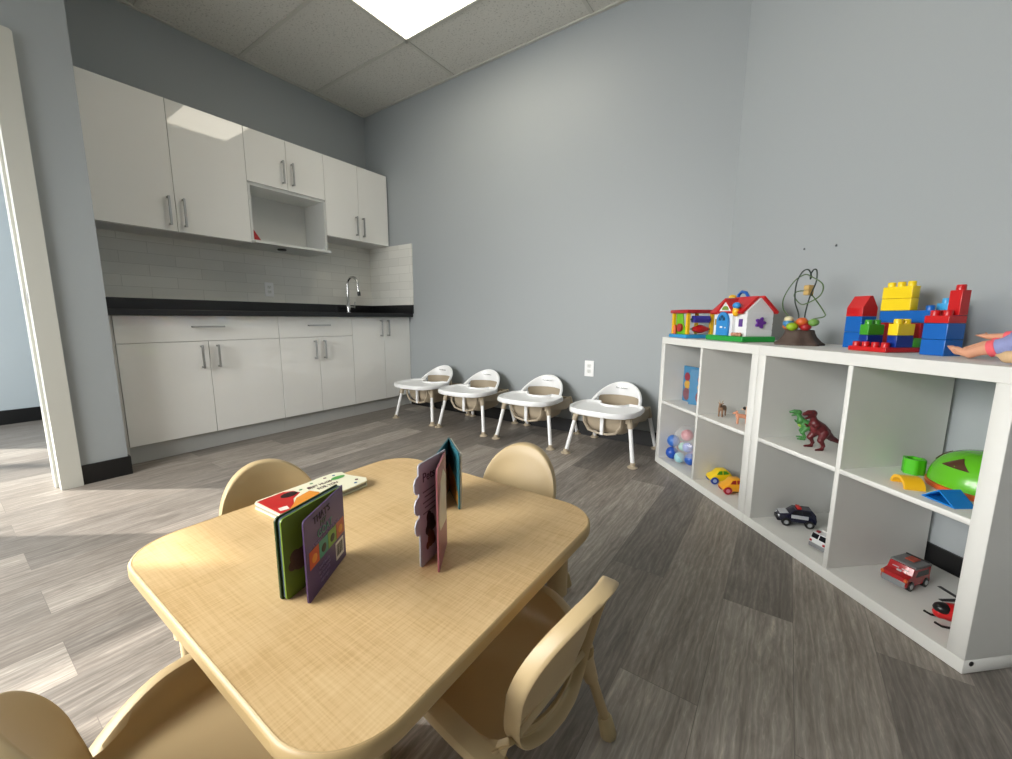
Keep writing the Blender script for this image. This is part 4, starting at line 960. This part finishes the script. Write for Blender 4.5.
bm = B(); box(bm, .111, .129, -.0112, -.0098, .062, .071, .001); ball(bm, (.150, -.011, .064), .0035); mesh('letter_slot', bm, HWt, dr)
bm = B(); prism(bm, arc(.123, .148, .022, 0, PI, 10, .018), .000, .0038, 'y'); o = mesh('porch_window', bm, M('#7a9a3c', .4, bump=.02), t, smooth=False); o['label'] = 'green half-round window'
for q in (0, 1):
    x0_ = .060 if q == 0 else .123; x1_ = .123 if q == 0 else .186; z0_, z1_ = (.128, .192) if q == 0 else (.192, .128)
    n_ = .008; bm = B(); prism(bm, [(x0_, z0_), (x1_, z1_), (x1_, z1_+.011), (x0_, z0_+.011)], -.004, .075, 'y', .002); mesh('porch_roof', bm, RED, t)
bm = B(); box(bm, .030, .052, .0165, .021, .075, .105, .001); o = mesh('window', bm, M('#b59a4a', .4, vary=.3, vscale=90), t); o['label'] = 'yellow framed window'
bm = B(); box(bm, .203, .226, .0165, .021, .070, .105, .001); o = mesh('window', bm, M('#5b3a8a', .4, bump=.02), t); o['label'] = 'purple window'
bm = B(); fl_ = [( .085+(.021+.006*math.cos(5*a))*math.cos(a), .088+(.021+.006*math.cos(5*a))*math.sin(a)) for a in [2*PI*k/40 for k in range(40)]]
prism(bm, fl_, HX1+.002, HX1+.010, 'x', .001); o = mesh('flower', bm, M('#6a2f9a', .35, bump=.02), t); o['label'] = 'purple flower button'
bm = B(); ball(bm, (.196, .004, .140), (.017, .015, .024)); o = mesh('roller_ball', bm, M('#f0b41c', .3, bump=.02), t); o['label'] = 'yellow ball'
bm = B(); ball(bm, (.198, .004, .166), (.021, .016, .016)); o = mesh('bird', bm, M('#2f8ad0', .3, bump=.02), t); o['label'] = 'blue roof ornament'
bm = B(); ball(bm, (.070, .075, .212), (.017, .017, .012)); o = mesh('roof_knob', bm, M('#e8b82a', .3, bump=.02), t); o['label'] = 'yellow roof knob'
bm = B(); lathe(bm, [(.022, .19), (.022, .205), (.015, .209)], 16, (.070, .075)); o = mesh('knob_collar', bm, M('#3f9ab0', .3, bump=.02), t); o['label'] = 'teal collar'
bm = B(); tube(bm, [(.095, YM, .195), (.100, YM, .222), (.120, YM, .235), (.150, YM, .228), (.172, YM, .200)], .007, 10); o = mesh('handle', bm, M('#1f5fb4', .3, bump=.02), t); o['label'] = 'blue carry handle'
bm = B()
for k in range(7): ball(bm, (.180+.009*k, .006+.003*(k % 2), .034), (.007, .006, .009), 10)
o = mesh('flower_bed', bm, M('#b8846a', .6, vary=.5, vscale=150), t); o['label'] = 'row of small flowers'
# bead maze
t = at('bead_maze', .747, .19, ZS, 0, 'wire bead maze toy rising from a brown tree stump base', 'bead maze')
bm = B(); n = 40; loops = []
for f_, zz in ((.70, 0), (.70, .006), (.61, .013), (.49, .034), (.44, .048), (.41, .060), (.36, .062)):
    loops.append([((.118*f_*(1+.10*math.cos(7*a)*(1 if zz < .03 else .5)))*math.cos(a), (.118*f_*(1+.10*math.cos(7*a)*(1 if zz < .03 else .5)))*math.sin(a), zz) for a in [2*PI*k/n for k in range(n)]])
loft(bm, loops, cap=True); o = mesh('stump', bm, M('#4f4038', .7, bump=.6, bscale=90, vary=.25, vscale=40), t, ang=60); o['label'] = 'brown moulded tree stump'
def spline(P_, n_=10):
    P_ = [Vector(p) for p in P_]; out = []
    for i in range(len(P_)-1):
        p0_, p1_, p2_, p3_ = P_[max(i-1, 0)], P_[i], P_[i+1], P_[min(i+2, len(P_)-1)]
        for k in range(n_):
            u = k/n_; out.append(.5*((2*p1_)+(p2_-p0_)*u+(2*p0_-5*p1_+4*p2_-p3_)*u*u+(3*p1_-p0_-3*p2_+p3_)*u**3))
    out.append(P_[-1]); return out
DG = M('#26332c', .4, .3, bump=.02); OG = M('#4f6a3c', .4, .3, bump=.02)
bm = B(); tube(bm, spline([(-.014, 0, .06), (-.012, 0, .12), (-.038, 0, .18), (-.035, -.005, .25), (-.018, 0, .295), (.004, .005, .303), (.016, .01, .28), (.014, .01, .265), (.020, .005, .285), (.036, 0, .300), (.050, 0, .292), (.052, 0, .25), (.030, 0, .19), (.018, 0, .12), (.022, 0, .06)]), .0026, 8); mesh('wire', bm, DG, t)
bm = B(); tube(bm, spline([(-.052, 0, .06), (-.060, .0, .112), (-.095, 0, .15), (-.108, .01, .20), (-.085, .03, .265), (-.035, .03, .288), (.03, .0, .272), (.092, -.01, .238), (.096, -.02, .195), (.045, -.03, .165), (-.005, -.01, .170), (-.055, .01, .200), (-.058, .02, .218), (-.02, .02, .220), (.03, .01, .20), (.100, 0, .135), (.104, 0, .115), (.045, 0, .10), (.045, 0, .058)]), .0023, 8); mesh('wire', bm, OG, t)
bds = [((-.018, -.038, .088), .020, '#3f7fb0'), ((-.018, -.038, .104), .017, '#d8cfa8'), ((.010, -.045, .075), .021, '#8fb020'), ((.028, -.02, .095), .021, '#d0622a'), ((.040, -.012, .074), .020, '#a01f24'), ((-.040, -.02, .075), .019, '#b86a44'), ((.062, .0, .092), .019, '#6f9a4a'), ((.0, .02, .078), .020, '#a8242c'), ((-.045, .02, .085), .016, '#c9a63a')]
for p, r_, c_ in bds:
    bm = B(); ball(bm, p, (r_, r_, r_*.8)); mesh('bead', bm, M(c_, .35, bump=.02), t)
for zz in (.232, .212):
    bm = B(); box(bm, .004, .030, -.008, .018, zz-.011, zz+.009, .004); o = mesh('bead', bm, M('#c0a062', .5, vary=.1), t); o['label'] = 'wooden block bead'

# ---- building bricks
PI_, BHt = .0312, .047
def brick(s, d, z, nx, ny, h, mat, label, kind='building_brick', studs=True, slope=None, stud_mask=None):
    t = at(kind, s, d, z, 0, label, 'toy brick', 'building bricks on top of the shelf')
    w_, l_ = nx*PI_, ny*PI_; bm = B()
    if slope == 'roof': prism(bm, [(0, 0), (l_, 0), (l_, h*.42), (l_*.58, h), (l_*.42, h), (0, h*.42)], .0003, w_-.0003, 'x', .0015)
    else: box(bm, .0003, w_-.0003, .0003, l_-.0003, .0002, h-.0002, .0018)
    b_ = mesh('block', bm, mat, t)
    if studs and not slope:
        for i in range(nx):
            for j in range(ny):
                if stud_mask and (i, j) not in stud_mask: continue
                bm = B(); x, y = (i+.5)*PI_, (j+.5)*PI_; lathe(bm, [(.0108, h-.001), (.0108, h+.013), (.0095, h+.0155), (.004, h+.0155)], 16, (x, y)); mesh('stud', bm, mat, t)
    return t
S0 = 1.015; D0 = .130
z = ZS
brick(S0, D0, z, 4, 4, .0155, RED, 'flat red base brick with four studs along its front', stud_mask=[(i, 0) for i in range(4)])
# green on navy (left), yellow on navy (right)
z1 = ZS+.0160
brick(S0+.0+.002, .165, z1, 1, 2, .036, NAVY, 'navy blue brick under the green brick', studs=False)
brick(S0+.0+.002, .165, z1+.0363, 1, 2, .036, GREEN, 'green brick stacked on a navy one at the left of the base')
brick(S0+.094, .165, z1, 1, 2, .038, NAVY, 'navy blue brick under the small yellow brick at the front', studs=False)
brick(S0+.094, .165, z1+.0383, 1, 2, .037, YEL, 'small yellow brick at the front, on top of a navy one')
# rear group
brick(S0+.094, .229, z1, 1, 1, .030, GREEN, 'small green brick low down beside the blue tower', studs=False)
brick(1.003, .262, ZS, 1, 1, .094, RED, 'tall red brick supporting the left end of the blue bridge', studs=False)
brick(1.003+PI_*3.0, .262, ZS, 1, 1, .094, RED, 'tall red brick supporting the right end of the blue bridge', studs=False)
zb = ZS+.0945
brick(.999, .258, zb, 5, 1, .040, BLUE, 'long blue brick bridging the red bricks under the yellow ones', stud_mask=[(4, 0)])
brick(.999, .258, zb+.0403, 3, 1, .040, YEL, 'wide yellow brick directly on the long blue brick', studs=False)
brick(.999, .258, zb+.0806, 3, 1, .040, YEL, 'wide yellow brick at the very top with three studs showing')
# left blue tower with red roof
brick(.884, .250, ZS, 2, 2, .058, BLUE, 'lower blue brick of the left tower under the red roof brick', studs=False)
brick(.884, .250, ZS+.0583, 2, 2, .058, BLUE, 'upper blue brick of the left tower, directly under the red roof', studs=False)
brick(.884, .250, ZS+.1166, 2, 2, .074, RED, 'red roof-shaped brick with sloping sides on the left blue tower', 'roof_brick', slope='roof')
# right tower
brick(1.203, .170, ZS, 2, 2, BHt, BLUE, 'lower blue brick of the right tower beside the doll', studs=False)
brick(1.203, .170, ZS+BHt+.0003, 2, 2, BHt, BLUE, 'upper blue brick of the right tower under the red brick', studs=False)
brick(1.203, .170, ZS+2*BHt+.0006, 2, 2, .022, RED, 'flat red brick with studs on the right blue tower', stud_mask=[(0, 0), (0, 1), (1, 0)])
brick(1.203+PI_, .170+PI_, ZS+2*BHt+.023, 1, 1, .072, RED, 'tall narrow red brick rising at the right rear of the tower')
brick(1.135, .300, ZS, 1, 2, .068, BLUE, 'blue brick at the bottom of the stack behind the right tower', studs=False)
brick(1.135, .300, ZS+.0683, 1, 2, .066, BLUE, 'blue brick second from the bottom behind the right tower', studs=False)
brick(1.135, .300, ZS+.1346, 1, 2, .022, LBLUE, 'light blue brick peeping out behind the tall red brick')

# ---- doll
SKIN = M('#d39a7c', .45, vary=.05); PJ = M('#8f96c4', .8, bump=.2, vary=.15, vscale=70)
t = at('baby_doll', 1.272, .16, ZS, .04, 'baby doll in lavender pyjamas lying with bare feet towards the blue brick tower', 'doll')
bm = B()
# far leg, near leg
limb(bm, [(.108, .03, .040), (.070, .028, .034), (.035, .022, .018)], [.019, .015, .012])
limb(bm, [(.035, .022, .016), (.018, .020, .016), (.004, .020, .026)], [.012, .010, .007])
limb(bm, [(.120, -.015, .034), (.090, -.018, .026), (.073, -.022, .016)], [.019, .015, .013])
limb(bm, [(.073, -.022, .014), (.055, -.024, .018), (.043, -.024, .026)], [.012, .010, .007])
for i in range(5):
    limb(bm, [(.004, .012+.004*i, .027), (.001, .011+.0042*i, .030-.001*i)], [.0035, .0028], 6); limb(bm, [(.043, -.032+.004*i, .027), (.040, -.033+.0042*i, .030-.001*i)], [.0035, .0028], 6)
blob('legs', bm, SKIN, t, .0026, 3)
bm = B(); limb(bm, [(.130, .028, .062), (.095, .030, .060), (.073, .030, .060)], [.011, .010, .008]); limb(bm, [(.073, .030, .060), (.060, .030, .062)], [.008, .006])
for i in range(4): limb(bm, [(.062, .024+.004*i, .062), (.050, .023+.0045*i, .0625)], [.0032, .0026], 6)
limb(bm, [(.066, .036, .064), (.060, .040, .070)], [.0035, .0028], 6)
blob('arm', bm, SKIN, t, .0026, 2)
bm = B(); limb(bm, [(.112, .030, .040), (.150, .015, .048), (.195, .005, .060), (.225, .0, .066)], [.022, .034, .040, .034], 14); limb(bm, [(.118, -.013, .034), (.150, -.005, .042)], [.022, .028]); limb(bm, [(.120, .030, .062), (.180, .030, .078)], [.014, .018])
blob('pyjamas', bm, PJ, t, .0032, 3)
bm = B()
for (p, q, r_) in (((.090, .029, .037), (.104, .030, .040), .0215), ((.106, -.016, .030), (.120, -.014, .034), .0215)): tube(bm, [p, q], [r_, r_], 16)
tube(bm, [(.108, .030, .061), (.120, .030, .062)], .0145, 14)
o = mesh('cuff', bm, M('#e8606a', .7, bump=.1), t); o['label'] = 'coral pink cuffs'
bm = B(); limb(bm, [(.222, 0, .070), (.232, 0, .072)], [.016, .018]); ball(bm, (.262, 0, .072), (.038, .036, .038), 24); ball(bm, (.262, 0, .112), (.006, .006, .005)); 
for q in (-1, 1): ball(bm, (.262, q*.036, .072), (.007, .005, .009))
hd = blob('head', bm, SKIN, t, .003, 3)
bm = B()
for q in (-1, 1): ball(bm, (.270, q*.013, .106), (.004, .005, .003))
mesh('eye', bm, M('#2f4a7a', .2, bump=.01), hd)
bm = B(); ball(bm, (.249, 0, .104), (.003, .009, .003)); mesh('mouth', bm, M('#c0606a', .4, bump=.02), hd)
bm = B(); ball(bm, (.275, 0, .068), (.036, .038, .036), 20); mesh('hair', bm, M('#c9a56a', .8, bump=.5, bscale=200), hd)
# second doll: pale foot and leg in front
t = at('cloth_doll', 1.452, .060, ZS, .08, 'pale beige doll leg poking in at the right edge, in front of the pyjama doll', 'doll')
PALE = M('#cfae86', .5, vary=.04); bm = B()
limb(bm, [(.016, .0, .018), (.035, 0, .019), (.055, .001, .019), (.066, .002, .020)], [.015, .016, .016, .016])
for i in range(5): limb(bm, [(.006, -.010+.005*i, .020), (.001, -.0105+.005*i, .022-.0008*abs(i-1))], [.0042, .0034], 6)
blob('leg', bm, PALE, t, .0028, 3)
bm = B(); tube(bm, [(.054, .002, .0225), (.074, .003, .0235)], [.020, .0215], 18); mesh('trouser_hem', bm, M('#55565e', .8, bump=.2), t)
